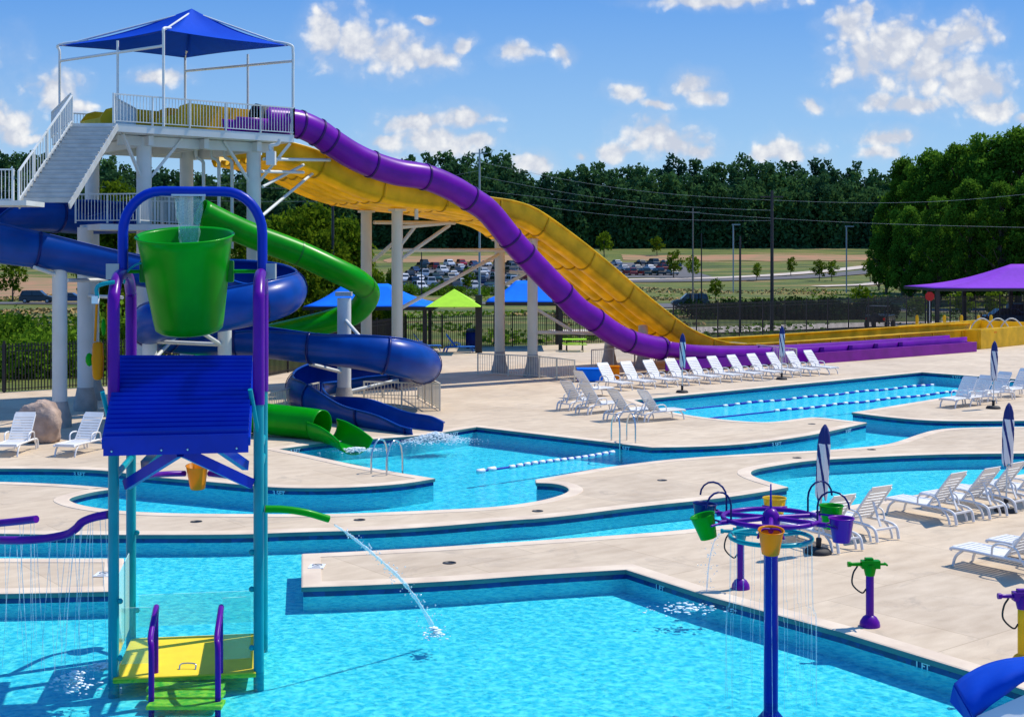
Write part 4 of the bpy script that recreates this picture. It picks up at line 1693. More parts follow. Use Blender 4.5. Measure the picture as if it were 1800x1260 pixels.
for px0, px1 in ((272, 266), (386, 383)):
    x0, x1 = (px0 - CX) * 19.7 / F, (px1 - CX) * 18.75 / F
    mb = MB()
    pts = [(x0, 19.75, dz), (x0, 19.75, .62), (x0 * .75 + x1 * .25, 19.6, .86), (x0 * .5 + x1 * .5, 19.3, .82), (x0 * .25 + x1 * .75, 18.9, .62), (x1, 18.75, .45), (x1, 18.75, PF)]
    mb.tube(catmull(pts, 5), .042, 12)
    mb.build('handrail', M['purple_paint'], stp)
for (a, b, z1) in ((FLp + Vector((.12, -.02, 0)), Vector(((266 - CX) * 19.65 / F, 19.64, 0)), .86), (Vector(((391 - CX) * 19.8 / F, 19.8, 0)), FRp + Vector((-.12, 0, 0)), .95), (FLp + Vector((0, .12, 0)), RLp + Vector((0, -.12, 0)), 1.25), (RLp + Vector((.12, 0, 0)), RRp + Vector((-.12, 0, 0)), .55), (FRp + Vector((0, .12, 0)), RRp + Vector((0, -.12, 0)), 1.25)):
    mb = MB()
    mb.beam((a.x, a.y, (z1 + .02) / 2), (b.x, b.y, (z1 + .02) / 2), .012, z1 - .04)
    mb.build('clear_panel', M['acrylic'], ps, bevel=0)
for p, zs in ((FLp, (.12, .95)), (FRp, (.18, 1.05, 1.6)), (RLp, (.3, 1.55))):
    for z in zs:
        mb = MB()
        s_ = 1 if p is not FRp else -1
        mb.ball((p.x + s_ * .10, p.y - .02, z), .045, 10, 0, (1, .6, 1))
        mb.build('panel_clamp', M['teal'], ps)
# handle on deck
mb = MB()
q = (335 - CX) * 20.1 / F
mb.tube(catmull([(q - .12, 19.9, dz), (q - .1, 19.95, dz + .07), (q + .1, 19.95, dz + .07), (q + .12, 19.9, dz)], 4), .012, 6)
mb.build('deck_handle', M['steel'], ps)
# spray pipes attached to the frame
mb = MB()
pa = [Vector(p[:3]) for p in catmull([D(190, 904, 19.65), D(165, 909, 19.7), D(145, 917, 19.75), D(133, 929, 19.8), D(116, 939, 19.9), D(80, 946, 20), D(40, 949, 20.1), D(0, 949, 20.3), D(-50, 948, 20.8), D(-90, 938, 21.6), D(-80, 928, 22.2), D(-30, 922, 22.1), D(30, 916, 21.8), D(64, 912, 21.6)], 6)]
mb.tube(pa, .062, 12)
mb.build('spray_pipe', M['purple_paint'], ps)
mb = MB()
pg = [Vector(p[:3]) for p in catmull([D(466, 894, 19.9), D(500, 895, 20), D(540, 901, 20.1), D(578, 912, 20.25)], 6)]
mb.tube(pg, .055, 12)
mb.build('spray_pipe', M['green_gel'], ps)
mb = MB()
mb.tube(catmull([D(236, 842, 21.5), D(262, 836, 22), D(290, 833, 22.5), D(325, 832, 22.8)], 5), .05, 10)
mb.tube(catmull([D(368, 832, 22.8), D(400, 836, 22.5), D(430, 842, 22.1), D(455, 848, 21.8)], 5), .05, 10)
mb.build('bucket_arm', M['purple_paint'], ps)
yb = thing('small_bucket', D(347, 838, 22.8), 'small yellow tipping bucket hanging behind the blue braces', 'bucket')
mb = MB()
mb.lathe(D(347, 838, 22.8), [(0, -.2), (.125, -.2), (.185, .2), (.195, .205), (.175, .2), (.12, -.18), (0, -.18)], 24, tilt=Matrix.Rotation(R(8), 3, 'X'))
mb.build('bucket_shell', M['orange'], yb)
mb = MB()
mb.tube(catmull([D(218, 498, 20.6), D(222, 480, 20.5), D(238, 466, 20.5), D(252, 462, 20.5)], 5), .018, 8)
mb.tube(catmull([D(171, 524, 19.6), D(170, 506, 19.6), D(182, 499, 19.6), D(202, 496, 19.65)], 5), .03, 8)
mb.build('feed_hose', M['teal'], ps)
mb = MB()
x = D(168, 600, 19.6)
mb.box(D(168, 527, 19.6), (.09, .09, .11))
mb.build('valve', M['sign_white'], ps)
mb = MB()
mb.tube([D(170, 535, 19.6), D(167, 600, 19.6)], .02, 8)
mb.tube([D(189, 533, 19.6), D(190, 645, 19.6)], .014, 8)
mb.build('pull_cord', M['orange'], ps)
mb = MB()
mb.lathe(D(172, 630, 19.6), [(.05, .24), (.075, .22), (.082, .05), (.09, 0.0), (.085, -.06), (.075, -.26), (.05, -.31), (0, -.32)], 18)
mb.build('pull_float', M['orange'], ps)
mb = MB()
mb.ball(D(157, 632, 19.8), .085, 10, 0, (.7, .5, 1.2))
mb.build('leaf_ornament', M['green_gel'], ps)
mb = MB()
mb.ball(D(182, 575, 19.8), .07, 10, 0, (.5, .4, 1.9))
mb.build('leaf_ornament', M['green_gel'], ps)


def jet(name, pts, r, label, seed=0, drops=40, mt='jet'):
    rnd = random.Random(seed)
    mb = MB()
    P = [Vector(p[:3]) for p in catmull(pts, 8)]
    n = len(P)
    rr = [(r * (.8 + .8 * i / n)) * rnd.uniform(.55, 1.35) for i in range(n)]
    mb.tube(P, rr, 7)
    for _ in range(drops):
        i = min(n - 1, int(n * rnd.random() ** .6))
        q = P[i] + Vector((rnd.gauss(0, 1), rnd.gauss(0, 1), rnd.gauss(0, 1))) * (.02 + .11 * i / n)
        mb.ball(q, rnd.uniform(.006, .018), 5)
    return tag(mb.build(name, M[mt]), label, 'water jet')


jet('water_jet', [D(588, 922, 20.3), D(612, 938, 20.5), D(640, 960, 20.7), D(672, 987, 21), D(702, 1015, 21.3), D(728, 1047, 21.6), D(750, 1082, 21.9), D(762, 1104, 22.1)], .022, 'white arc of water shooting from the green spray pipe', 3, 130)
rnd = random.Random(5)
mb = MB()
for i in range(0, len(pa), 2):
    for _ in range(1):
        p = pa[i] + Vector((rnd.uniform(-.05, .05), 0, -.05))
        d = rnd.uniform(-.12, .12)
        pts = [p, p + Vector((d * .4, -.05, -.5)), p + Vector((d, -.1, -1.2)), Vector((p.x + d * 1.5, p.y - .14, WZ))]
        mb.tube(catmull(pts, 4), [.007, .007, .007, .007, .006, .006, .006, .006, .005, .005, .005, .005, .004], 5)
tag(mb.build('spray_curtain', M['thinjet']), 'thin streams of water falling from the purple spray pipe', 'water jet', kind='stuff')
foam('splash', (G(178, 1175, WZ).x, G(178, 1175, WZ).y, WZ), .35, .25, 160, 8, 'white splash at the foot of the front teal leg', .1)
foam('splash', (G(130, 1215, WZ).x, G(130, 1215, WZ).y, WZ), .6, .35, 150, 9, 'ring of droplets splashing at the bottom left of the near pool', .35)
foam('splash', (G(765, 1120, WZ).x, G(765, 1120, WZ).y, WZ), .3, .5, 90, 10, 'droplets where the water arc lands in the near pool', .2)

# ------------------------------------------------------------------ bucket carousel
cc = Vector((455 * 18.55 / F, 18.55, 0))
car = thing('bucket_carousel', (cc.x, cc.y, PF), 'blue post with a purple spoked ring of small tipping buckets', 'play feature')
mb = MB()
mb.tube([(cc.x, cc.y, PF), (cc.x, cc.y, 2.25)], .098, 20)
M['deep_blue'] = gel('deep_blue_powder_coat', (0.000, 0.016, 0.36))
mb.build('post', M['deep_blue'], car)
mb = MB()
mb.lathe((cc.x, cc.y, PF), [(.19, 0), (.19, .05), (.13, .12), (.10, .16)], 20)
mb.build('post_foot', M['deep_blue'], car)
mb = MB()
mb.lathe((cc.x, cc.y, 2.32), [(0, -.1), (.11, -.09), (.13, 0), (.11, .11), (.07, .17), (0, .19)], 18)
mb.build('hub', M['purple_paint'], car)
mb = MB()
mb.tube([(cc.x, cc.y, 2.5), (cc.x, cc.y, 2.84)], [.018, .010], 8)
mb.build('spire', M['blue_paint'], car)
mb = MB()
RZ = 2.37
mb.tube([(cc.x + .66 * math.cos(a), cc.y + .66 * math.sin(a), RZ) for a in [2 * math.pi * k / 40 for k in range(40)]], .035, 8, closed=True)
mb.build('ring', M['purple_paint'], car)
mb = MB()
mb.tube([(cc.x + .56 * math.cos(a), cc.y + .56 * math.sin(a), 2.10) for a in [2 * math.pi * k / 40 for k in range(40)]], .032, 8, closed=True)
for k in range(3):
    a = 2 * math.pi * k / 3 + .5
    mb.tube([(cc.x + .56 * math.cos(a), cc.y + .56 * math.sin(a), 2.10), (cc.x + .09 * math.cos(a), cc.y + .09 * math.sin(a), 2.12)], .02, 8)
mb.build('spray_ring', M['teal'], car)
bcols = {-101: ('orange', 'orange', 'front'), -32: ('purple_gel', 'purple', ''), 22: ('green_gel', 'green', ''), 76: ('yellow_gel', 'yellow', ''), 148: ('navy_gel', 'dark blue', ''), 198: ('green_gel', 'green', '')}
blabel = {-101: 'orange bucket at the front of the carousel, facing the water', -32: 'purple bucket at the right end of the carousel', 22: 'green bucket half hidden behind the purple one on the carousel', 76: 'yellow bucket at the back of the carousel', 148: 'dark blue bucket at the left back of the carousel', 198: 'tipped green bucket at the left end of the carousel'}
for deg, (mt, cn_, _) in bcols.items():
    a = R(deg)
    d = Vector((math.cos(a), math.sin(a), 0))
    mb = MB()
    mb.tube([cc + d * .12 + Vector((0, 0, RZ)), cc + d * .80 + Vector((0, 0, RZ - .02))], .036, 8)
    mb.build('arm', M['purple_paint'], car)
    bpz = cc + d * 1.0 + Vector((0, 0, RZ - .02))
    if deg == -101:
        bpz = cc + d * .92 + Vector((0, 0, RZ - .10))
    sd = Vector((-d.y, d.x, 0))
    mb = MB()
    mb.tube(catmull([cc + d * .78 + Vector((0, 0, RZ)) - sd * .02, cc + d * .84 + sd * .12 + Vector((0, 0, RZ)), bpz + sd * .17], 4), .016, 6)
    mb.tube(catmull([cc + d * .78 + Vector((0, 0, RZ)) + sd * .02, cc + d * .84 - sd * .12 + Vector((0, 0, RZ)), bpz - sd * .17], 4), .016, 6)
    mb.build('bucket_fork', M['purple_paint'], car)
    ob = thing('carousel_bucket', bpz, blabel[deg], 'bucket', 'buckets on the carousel')
    tl = {-101: Matrix.Rotation(R(9), 3, 'X'), 198: Matrix.Rotation(R(-16), 3, 'Y'), 148: Matrix.Rotation(R(4), 3, 'Y')}.get(deg, Matrix.Identity(3))
    mb = MB()
    mb.lathe(bpz + Vector((0, 0, -.04)), [(0, -.16), (.115, -.16), (.165, .15), (.178, .155), (.172, .17), (.157, .155), (.108, -.145), (0, -.145)], 24, tilt=tl)
    mb.build('bucket_shell', M[mt], ob)
for deg, rad in ((148, .20), (205, .20), (28, .22), (-30, .22)):
    a = R(deg)
    d = Vector((math.cos(a), math.sin(a), 0))
    p0 = cc + d * .66 + Vector((0, 0, RZ))
    mb = MB()
    pts = [p0, p0 + Vector((0, 0, .22))] + [p0 + d * (rad * (1 - math.cos(t))) + Vector((0, 0, .22 + rad * math.sin(t))) for t in [math.pi * k / 8 for k in range(1, 9)]]
    mb.tube(pts, .014, 6)
    mb.build('filler_pipe', M['navy_gel'], car)
rnd = random.Random(12)
mb = MB()
for k in range(26):
    a = 2 * math.pi * k / 26 + rnd.uniform(-.08, .08)
    p = cc + Vector((.56 * math.cos(a), .56 * math.sin(a), 2.07))
    e = cc + Vector((.62 * math.cos(a), .62 * math.sin(a), 0))
    zz = WZ if e.y < 22 else 0
    mb.tube(catmull([p, p.lerp(e, .3) + Vector((0, 0, -.3)), (e.x, e.y, 1.0), (e.x + rnd.uniform(-.02, .02), e.y, WZ)], 4), .0035, 4)
tag(mb.build('drip_curtain', M['thinjet']), 'fine threads of water dripping from the teal ring of the carousel', 'water jet', kind='stuff')
c = G(1215, 1075, WZ)
foam('splash', (c.x, c.y, WZ), 1.5, .7, 120, 14, 'scattered droplets on the water left of the blue post', .16)
c = G(1450, 1120, WZ)

# ------------------------------------------------------------------ water cannons


def cannon(px, py, hgt, postm, headm, lab, face=math.pi, hose=True):
    p = G(px, py)
    t = thing('water_cannon', p, lab, 'water cannon', 'water cannons on the deck')
    mb = MB()
    mb.tube([p, p + Vector((0, 0, hgt * .78))], .065, 16)
    mb.build('post', M[postm], t)
    mb = MB()
    mb.lathe(p, [(.165, 0), (.165, .03), (.155, .08), (.11, .15), (.066, .18)], 20)
    mb.build('post_foot', M[postm], t)
    f = Vector((math.cos(face), math.sin(face), 0))
    s_ = Vector((-f.y, f.x, 0))
    top = p + Vector((0, 0, hgt * .93))
    mb = MB()
    mb.tube([p + Vector((0, 0, hgt * .76)), p + Vector((0, 0, hgt * .86)), top], [.075, .10, .085], 14)
    mb.beam(top - f * .16, top + f * .14, .13, .13)
    mb.tube([top + f * .10, top + f * .30, top + f * .31, top + f * .36], [.035, .03, .045, .045], 10)
    mb.tube([top - f * .12, top - f * .27], .022, 8)
    mb.tube([top - f * .26 - s_ * .07 + Vector((0, 0, .0)), top - f * .26 + s_ * .07], .018, 8)
    mb.beam(top + Vector((0, 0, .08)) - f * .05, top + Vector((0, 0, .08)) + f * .08, .09, .05)
    mb.build('nozzle_head', M[headm], t, bevel=.012)
    mb = MB()
    a = top + f * .2 - Vector((0, 0, .03))
    mb.tube(catmull([a, a - Vector((0, 0, .12)) + f * .07, a - Vector((0, 0, .30)) + f * .08, p + Vector((0, 0, hgt * .50)) + f * .13, p + Vector((0, 0, hgt * .56)) + f * .06], 5), .014, 6)
    mb.build('hose', M['rubber'], t)
    return t


cannon(1529, 1100, 1.08, 'purple_paint', 'green_gel', 'green headed water cannon on a purple post beside the near pool edge', math.pi)
cannon(1302, 1034, 1.10, 'purple_paint', 'teal', 'teal headed water cannon on a purple post behind the carousel', math.pi - .2)
cannon(1797, 1170, 1.10, 'yellow_gel', 'purple_paint', 'purple headed water cannon on a yellow post at the right edge', math.pi)
c = G(1302, 1034)
foamy = None
jet('water_jet', [c + Vector((-.38, 0, 1.0)), c + Vector((-.5, -.1, .85)), c + Vector((-.6, -.2, .5)), c + Vector((-.66, -.3, .02))], .010, 'thin dribble from the teal cannon nozzle', 6, 60, 'thinjet')

# ------------------------------------------------------------------ loungers


def make_lounger(m1, back_deg=52):
    t = thing('sun_lounger', (0, 0, 0), 'x', 'sun lounger')
    hz, hw = .36, .33
    x0, xh = .98, -.18
    ba = R(back_deg)
    bl = .86
    mb = MB()
    for s_ in (-1, 1):
        y = s_ * hw
        mb.tube(catmull([(xh - .75, y, .02), (xh - .66, y, hz - .08), (xh - .3, y, hz - .02), (xh, y, hz - .02), (.5, y, hz - .01), (x0 - .06, y, hz - .02), (x0, y, hz - .06)], 4), .033, 8)
        mb.tube(catmull([(xh - .35, y * 1.06, hz), (xh - .25, y * 1.12, hz + .20), (xh + .05, y * 1.12, hz + .24), (xh + .22, y * 1.1, hz + .17), (xh + .26, y * 1.04, hz)], 4), .022, 8)
    mb.beam((x0 - .03, -hw, hz - .03), (x0 - .03, hw, hz - .03), .05, .05)
    mb.beam((xh - .68, -hw, hz - .1), (xh - .68, hw, hz - .1), .04, .04)
    mb.build('side_frame', m1, t)
    for x in (x0 - .08, xh - .55):
        for s_ in (-1, 1):
            mb = MB()
            y = s_ * hw
            dx = .06 if x > 0 else -.06
            mb.tube(catmull([(x - dx * 3.2, y, hz - .03), (x - dx, y, hz * .62), (x, y, hz * .3), (x + dx * .4, y, 0.0)], 4), .028, 8)
            mb.build('leg', m1, t)
    mb = MB()
    n = 11
    for i in range(n):
        x = xh + .05 + (x0 - xh - .12) * i / (n - 1)
        dzz = -.018 * math.sin(math.pi * i / (n - 1))
        mb.box((x, 0, hz + .01 + dzz), (.088, hw * 2 - .02, .018))
    mb.build('seat', m1, t, bevel=.004)
    mb = MB()
    n = 10
    bx, bz = -math.cos(ba), math.sin(ba)
    rot = Matrix.Rotation(ba, 3, 'Y')
    for i in range(n):
        d = .05 + bl * i / (n - 1)
        mb.box((xh + bx * d, 0, hz + .02 + bz * d), (.076 if i < n - 1 else .12, hw * 2 - .04, .018), rot)
    for s_ in (-1, 1):
        mb.beam((xh, s_ * (hw - .02), hz), (xh + bx * (bl + .06), s_ * (hw - .02), hz + bz * (bl + .06)), .035, .045)
    mb.build('backrest', m1, t, bevel=.004)
    mb = MB()
    mb.beam((xh + bx * .55, 0, hz + bz * .55 - .02), (xh - .55, 0, hz - .08), .06, .02)
    mb.build('back_prop', m1, t)
    return t


lp, lu = make_lounger(M['white']), [False]
aV, aU = math.atan2(V.y, V.x), math.atan2(U.y, U.x)
ordn = ['leftmost', 'second from the left', 'third from the left', 'fourth from the left', 'fifth from the left', 'middle', 'fifth from the right', 'fourth from the right', 'third from the right', 'second from the right', 'rightmost']
pA, pB = G(1078, 684), G(1440, 656)
rnd = random.Random(4)
for i in range(11):
    p = pA.lerp(pB, i / 10)
    place(lp, lu, p, aV + math.pi + rnd.uniform(-.05, .05), 'white lounger in the long row before the lap pool, ' + ordn[i], 'row of loungers along the lap pool')
for (px, py, r, lb) in ((1018, 718, aU + .12, 'white lounger left of the lap pool seen from behind, leftmost of the cluster'), (1053, 725, aU + .05, 'white lounger left of the lap pool seen from behind, second of the cluster'),
                        (1105, 737, aU - .05, 'white lounger behind the steel pool ladder, seen from behind'), (1158, 738, aU - .1, 'white lounger nearest the lap pool corner, seen from behind'),
                        (1040, 697, aU, 'white lounger half hidden at the back of the left cluster')):
    place(lp, lu, G(px, py), r, lb, 'cluster of loungers left of the lap pool')
for (px, py, r, lb) in ((1688, 714, aU + math.pi + .05, 'white lounger at the lap pool end, leftmost of four'), (1716, 711, aU + math.pi, 'white lounger at the lap pool end, second of four'),
                        (1748, 703, aU + math.pi - .05, 'white lounger at the lap pool end, third of four'), (1788, 696, aU + math.pi, 'white lounger at the lap pool end, rightmost and cut by the frame')):
    place(lp, lu, G(px, py), r, lb, 'loungers at the lap pool end')
for (px, py, r, lb) in ((1438, 956, aV - .12, 'white lounger half hidden behind the purple carousel bucket'), (1502, 938, aV - .08, 'white lounger just right of the carousel by the pool edge'),
                        (1634, 910, aV, 'white lounger nearest and leftmost of the right-hand group by the pool'), (1694, 900, aV - .03, 'white lounger second in the right-hand group by the pool'),
                        (1738, 889, aV, 'white lounger third in the right-hand group behind the striped umbrella pole'), (1792, 880, aV, 'white lounger fourth in the right-hand group, cut by the frame'),
                        (1768, 1005, aV, 'white lounger lying flat at the right edge of the near deck'), (1830, 990, aV, 'white lounger at the right edge behind the flat one')):
    place(lp, lu, G(px, py), r, lb, 'loungers on the near deck')
place(lp, lu, G(30, 795), -math.pi / 2 + .02, 'white lounger facing the camera at the far left edge', 'loungers by the boulder')
place(lp, lu, G(143, 795), -math.pi / 2 - .22, 'white lounger facing the camera right of the boulder', 'loungers by the boulder')
lb_, lbu = make_lounger(mat('blue_sling', (.01, .16, .62), .6)), [False]
place(lb_, lbu, G(748, 617), 0.1, 'navy lounger left of the bright blue one in the back shade', 'blue loungers in the shade')
place(lb_, lbu, G(806, 619), -.05, 'bright blue lounger behind the blue flume bend', 'blue loungers in the shade')

# ------------------------------------------------------------------ closed striped umbrellas
M['stripe'] = None


def stripe_mat():
    m = bpy.data.materials.new('navy_white_stripe')
    m.use_nodes = True
    t = m.node_tree
    b = t.nodes['Principled BSDF']
    g = t.nodes.new('ShaderNodeTexCoord')
    s_ = t.nodes.new('ShaderNodeSeparateXYZ')
    t.links.new(g.outputs['Object'], s_.inputs[0])
    at = t.nodes.new('ShaderNodeMath')
    at.operation = 'ARCTAN2'
    t.links.new(s_.outputs[1], at.inputs[0])
    t.links.new(s_.outputs[0], at.inputs[1])
    a1 = t.nodes.new('ShaderNodeMath')
    a1.operation = 'MULTIPLY_ADD'
    t.links.new(s_.outputs[2], a1.inputs[0])
    a1.inputs[1].default_value = 7.5
    a2 = t.nodes.new('ShaderNodeMath')
    a2.operation = 'MULTIPLY'
    t.links.new(at.outputs[0], a2.inputs[0])
    a2.inputs[1].default_value = 4.0
    t.links.new(a2.outputs[0], a1.inputs[2])
    si = t.nodes.new('ShaderNodeMath')
    si.operation = 'SINE'
    t.links.new(a1.outputs[0], si.inputs[0])
    gt = t.nodes.new('ShaderNodeMath')
    gt.operation = 'GREATER_THAN'
    t.links.new(si.outputs[0], gt.inputs[0])
    gt.inputs[1].default_value = -.62
    hz = t.nodes.new('ShaderNodeMath')
    hz.operation = 'LESS_THAN'
    t.links.new(s_.outputs[2], hz.inputs[0])
    hz.inputs[1].default_value = 2.22
    ml = t.nodes.new('ShaderNodeMath')
    ml.operation = 'MULTIPLY'
    t.links.new(gt.outputs[0], ml.inputs[0])
    t.links.new(hz.outputs[0], ml.inputs[1])
    mx = t.nodes.new('ShaderNodeMix')
    mx.data_type = 'RGBA'
    t.links.new(ml.outputs[0], mx.inputs[0])
    mx.inputs[6].default_value = (.008, .022, .16, 1)
    mx.inputs[7].default_value = (.72, .72, .74, 1)
    t.links.new(mx.outputs[2], b.inputs['Base Color'])
    b.inputs['Roughness'].default_value = .8
    return m


M['stripe'] = stripe_mat()
up_ = thing('closed_umbrella', (0, 0, 0), 'x', 'umbrella')
mb = MB()
mb.tube([(0, 0, 0), (0, 0, 2.5)], .022, 8)
mb.build('pole', M['white_steel'], up_)
mb = MB()
prof = [(.10, 1.12), (.11, 1.2), (.115, 1.4), (.12, 1.7), (.128, 2.0), (.124, 2.2), (.104, 2.38), (.064, 2.52), (.02, 2.6), (0, 2.61)]
vv, n = [], 32
for (r, z) in prof:
    for k in range(n):
        a = 2 * math.pi * k / n
        rr = r * (1 + .16 * math.sin(a * 6 + z * 3))
        vv.append((rr * math.cos(a), rr * math.sin(a), z + (0.05 * math.sin(a * 3) if z < 1.15 else 0)))
mb.add(vv, [(i * n + k, i * n + (k + 1) % n, (i + 1) * n + (k + 1) % n, (i + 1) * n + k) for i in range(len(prof) - 1) for k in range(n)], 0, True)
mb.build('folded_cloth', M['stripe'], up_)
mb = MB()
mb.lathe((0, 0, 0), [(0, .10), (.05, .12), (.06, .30), (.035, .32)], 12)
mb.lathe((0, 0, 0), [(.27, 0), (.27, .05), (.22, .10), (.0, .12)], 20)
mb.build('base', M['rubber'], up_)
uu_ = [False]
for (px, py, lb, tl, scl) in ((1438, 972, 'striped closed umbrella just behind the carousel', .055, 1.0), (1768, 899, 'striped closed umbrella in the right-hand lounger group', .03, .98), (1746, 718, 'striped closed umbrella at the lap pool end', .02, 1.02),
                              (1374, 667, 'striped closed umbrella near the right end of the long lounger row', 0.01, 1.0), (1199, 690, 'striped closed umbrella near the left end of the long lounger row', 0.01, 1.0)):
    o = place(up_, uu_, G(px, py), 0.7, lb, 'closed striped umbrellas', (scl, scl, scl))
    o.rotation_euler = (0, tl, 0.0)

# ------------------------------------------------------------------ pool details


def pool_ladder(px, py, ang, lab):
    p = G(px, py)
    t = thing('pool_ladder', p, lab, 'pool ladder', 'steel pool ladders')
    c, s_ = math.cos(ang), math.sin(ang)
    fw, sd = Vector((c, s_, 0)), Vector((-s_, c, 0))
    for k in (-1, 1):
        b = p + sd * (.27 * k)
        mb = MB()
        mb.tube(catmull([b - fw * .55, b - fw * .52 + Vector((0, 0, .55)), b - fw * .28 + Vector((0, 0, .88)), b + Vector((0, 0, .85)), b + fw * .14 + Vector((0, 0, .55)), b + fw * .16 + Vector((0, 0, 0)), b + fw * .17 + Vector((0, 0, -.7))], 6), .026, 10)
        mb.build('grab_rail', M['steel'], t)
    for z in (-.3, -.55):
        mb = MB()
        mb.beam(p + fw * .17 - sd * .27 + Vector((0, 0, z)), p + fw * .17 + sd * .27 + Vector((0, 0, z)), .08, .03)
        mb.build('rung', M['steel'], t)


pool_ladder(688, 829, aV + math.pi + 1.9, 'steel pool ladder on the point of deck beside the splash pool')
pool_ladder(1100, 778, -1.25, 'steel pool ladder in front of the left lounger cluster')
for k, px in enumerate((1726, 1754, 1778)):
    y = 93.0
    x0 = (px - 22 - CX) * y / F
    x1 = (px + 22 - CX) * y / F
    t = thing('entry_handrail', (x0, y, 0), 'arched steel handrail behind the yellow basin, ' + ('left of three' if k == 0 else 'middle of three' if k == 1 else 'right of three'), 'handrail', 'handrails behind the yellow basin')
    mb = MB()
    mb.tube(catmull([(x0, y, 0), (x0 + .12, y, 1.0), (x0 + .6, y, 1.58), (x1 - .6, y, 1.58), (x1 - .12, y, 1.0), (x1, y, 0)], 5), .045, 8)
    mb.build('rail', M['white_steel'], t)


def rope(p0, p1, lab, f0=0.0, f1=1.0, sp=.55, r=.065, alt=True):
    t = thing('lane_rope', p0, lab, 'lane rope')
    L = (p1 - p0).length
    d = (p1 - p0).normalized()
    mb = MB()
    n = 30
    mb.tube([p0 + (p1 - p0) * (i / n) for i in range(n + 1)], .032, 6)
    mb.build('cord', M['blue_paint'], t)
    k = 0
    s_ = f0 * L
    while s_ < f1 * L and k < 99:
        c = p0 + d * s_ + Vector((0, 0, .02 * math.sin(s_ * 1.7)))
        mb = MB()
        if alt and k % 2:
            mb.tube([c - d * (sp * .38), c + d * (sp * .38)], r * .8, 8)
            mb.build('blue_float', M['blue_paint'], t)
        else:
            mb.tube([c - d * (sp * .36), c - d * (sp * .3), c + d * (sp * .3), c + d * (sp * .36)], [r * .6, r, r, r * .6], 8)
            mb.build('white_float', M['sign_white'], t)
        k += 1
        s_ += sp
    return t


rope(G(1185, 721.5, WZ), G(1640, 676, WZ), 'far lane rope of blue and white floats across the lap pool', .17, 1.0, .36)
rope(G(1230, 737, WZ), G(1700, 686.5, WZ), 'near lane rope of blue and white floats across the lap pool', .25, 1.0, .36)
rope(G(845, 828, WZ), G(1080, 795, WZ), 'short string of white floats across the splash pool', 0.0, .1, .42, .075, False)
rope(G(900, 820.5, WZ), G(1078, 795.5, WZ), 'string of white floats leading to the steel ladder', 0.0, 1.0, .30, .065, False)
for (a, b, lb) in ((G(1180, 722, -.7), G(1760, 664, -.7), 'x'), (G(1238, 735, -.7), G(1740, 686, -.7), 'x'), ):
    mb = MB()
    d = (b - a).normalized()
    s_ = Vector((-d.y, d.x, 0)) * .14
    mb.add([a - s_, b - s_, b + s_, a + s_], [(0, 1, 2, 3)])
    tag(mb.build('lane_marking', M['blue_paint']), kind='structure')
DL = ['below the near island deck edge', 'on the narrow deck strip behind the water arc', 'on the left part of the narrow deck strip', 'on the deck strip by the curved bay', 'in the middle of the deck between the pools', 'left of the striped umbrella top', 'right of the striped umbrella top', 'on the slab beside the lap pool']
for (px, py), dl in zip(((790, 989), (632, 913.5), (345, 916.5), (945, 898), (1164, 844), (1401, 804.5), (1532, 790), (1427, 745)), DL):
    p = G(px, py)
    mb = MB()
    mb.lathe((p.x, p.y, 0), [(.135, .001), (.135, .008), (.11, .009), (.11, .005), (0, .005)], 20)
    tag(mb.build('drain_cover', M['black']), 'round dark drain cover ' + dl, 'drain cover', 'drain covers')


def text_on(s, p, size, d, nrm_up, mt, lab, nm='depth_marker', flat=False):
    cu = bpy.data.curves.new(nm, 'FONT')
    cu.body = s
    cu.size = size
    cu.extrude = .002
    cu.offset = .004
    cu.align_x = 'CENTER'
    cu.align_y = 'CENTER'
    cu.materials.append(mt)
    tmp = bpy.data.objects.new(nm, cu)
    COL.objects.link(tmp)
    dg_ = bpy.context.evaluated_depsgraph_get()
    me = bpy.data.meshes.new_from_object(tmp.evaluated_get(dg_))
    bpy.data.objects.remove(tmp)
    o = bpy.data.objects.new(nm, me)
    COL.objects.link(o)
    d = Vector(d).normalized()
    u = Vector(nrm_up)
    n = d.cross(u)
    m = Matrix((d, u, n)).transposed().to_4x4()
    m.translation = Vector(p)
    o.matrix_world = m
    return tag(o, lab, 'depth marker', 'depth markers on the pool edge')


def wall_text(a, b, f, s, size, lab, mt='letter_dim', nudge=.012):
    """lettering on the waterline tile between two outline corners, facing the viewer"""
    A, B = G(*a), G(*b)
    d = (B - A).normalized()
    if d.x < 0:
        d = -d
    p = A.lerp(B, f)
    nn_ = d.cross(Vector((0, 0, 1)))
    text_on(s, p + nn_ * nudge + Vector((0, 0, -.145)), size, d, (0, 0, 1), M[mt], lab)


wall_text((1480, 1110), (1719, 1183), .62, '1 FT', .15, 'white 1 FT lettering on the tile at the lower right', 'sign_white')
wall_text((1101, 1000), (1250, 1048), .42, '1 FT', .14, 'white 1 FT lettering on the tile left of the teal cannon')
wall_text((100, 823), (190, 826), .45, '3.5FT', .16, 'pale depth lettering on the tile behind the front teal leg', nudge=.03)
wall_text((444, 853), (500, 857), .85, '3.5FT', .16, 'pale depth lettering on the tile below the left deck point', nudge=.05)
wall_text((775, 760), (837, 750), .35, '3.5FT', .2, 'pale depth lettering beside the blue slide exit', nudge=.03)
wall_text((487, 789), (567, 778), .38, '3.5FT', .18, 'pale depth lettering beside the green slide exit', nudge=.03)
wall_text((837, 750), (1146, 786), .86, '3.5FT', .2, 'pale depth lettering below the steel ladder', nudge=.03)
wall_text((1300, 781), (1383, 771), .75, '3.5FT', .2, 'pale depth lettering under the curved slab edge', nudge=.06)
wall_text((1443, 761), (1522, 743), .55, '3.5FT', .2, 'pale depth lettering near the slab point', nudge=.08)
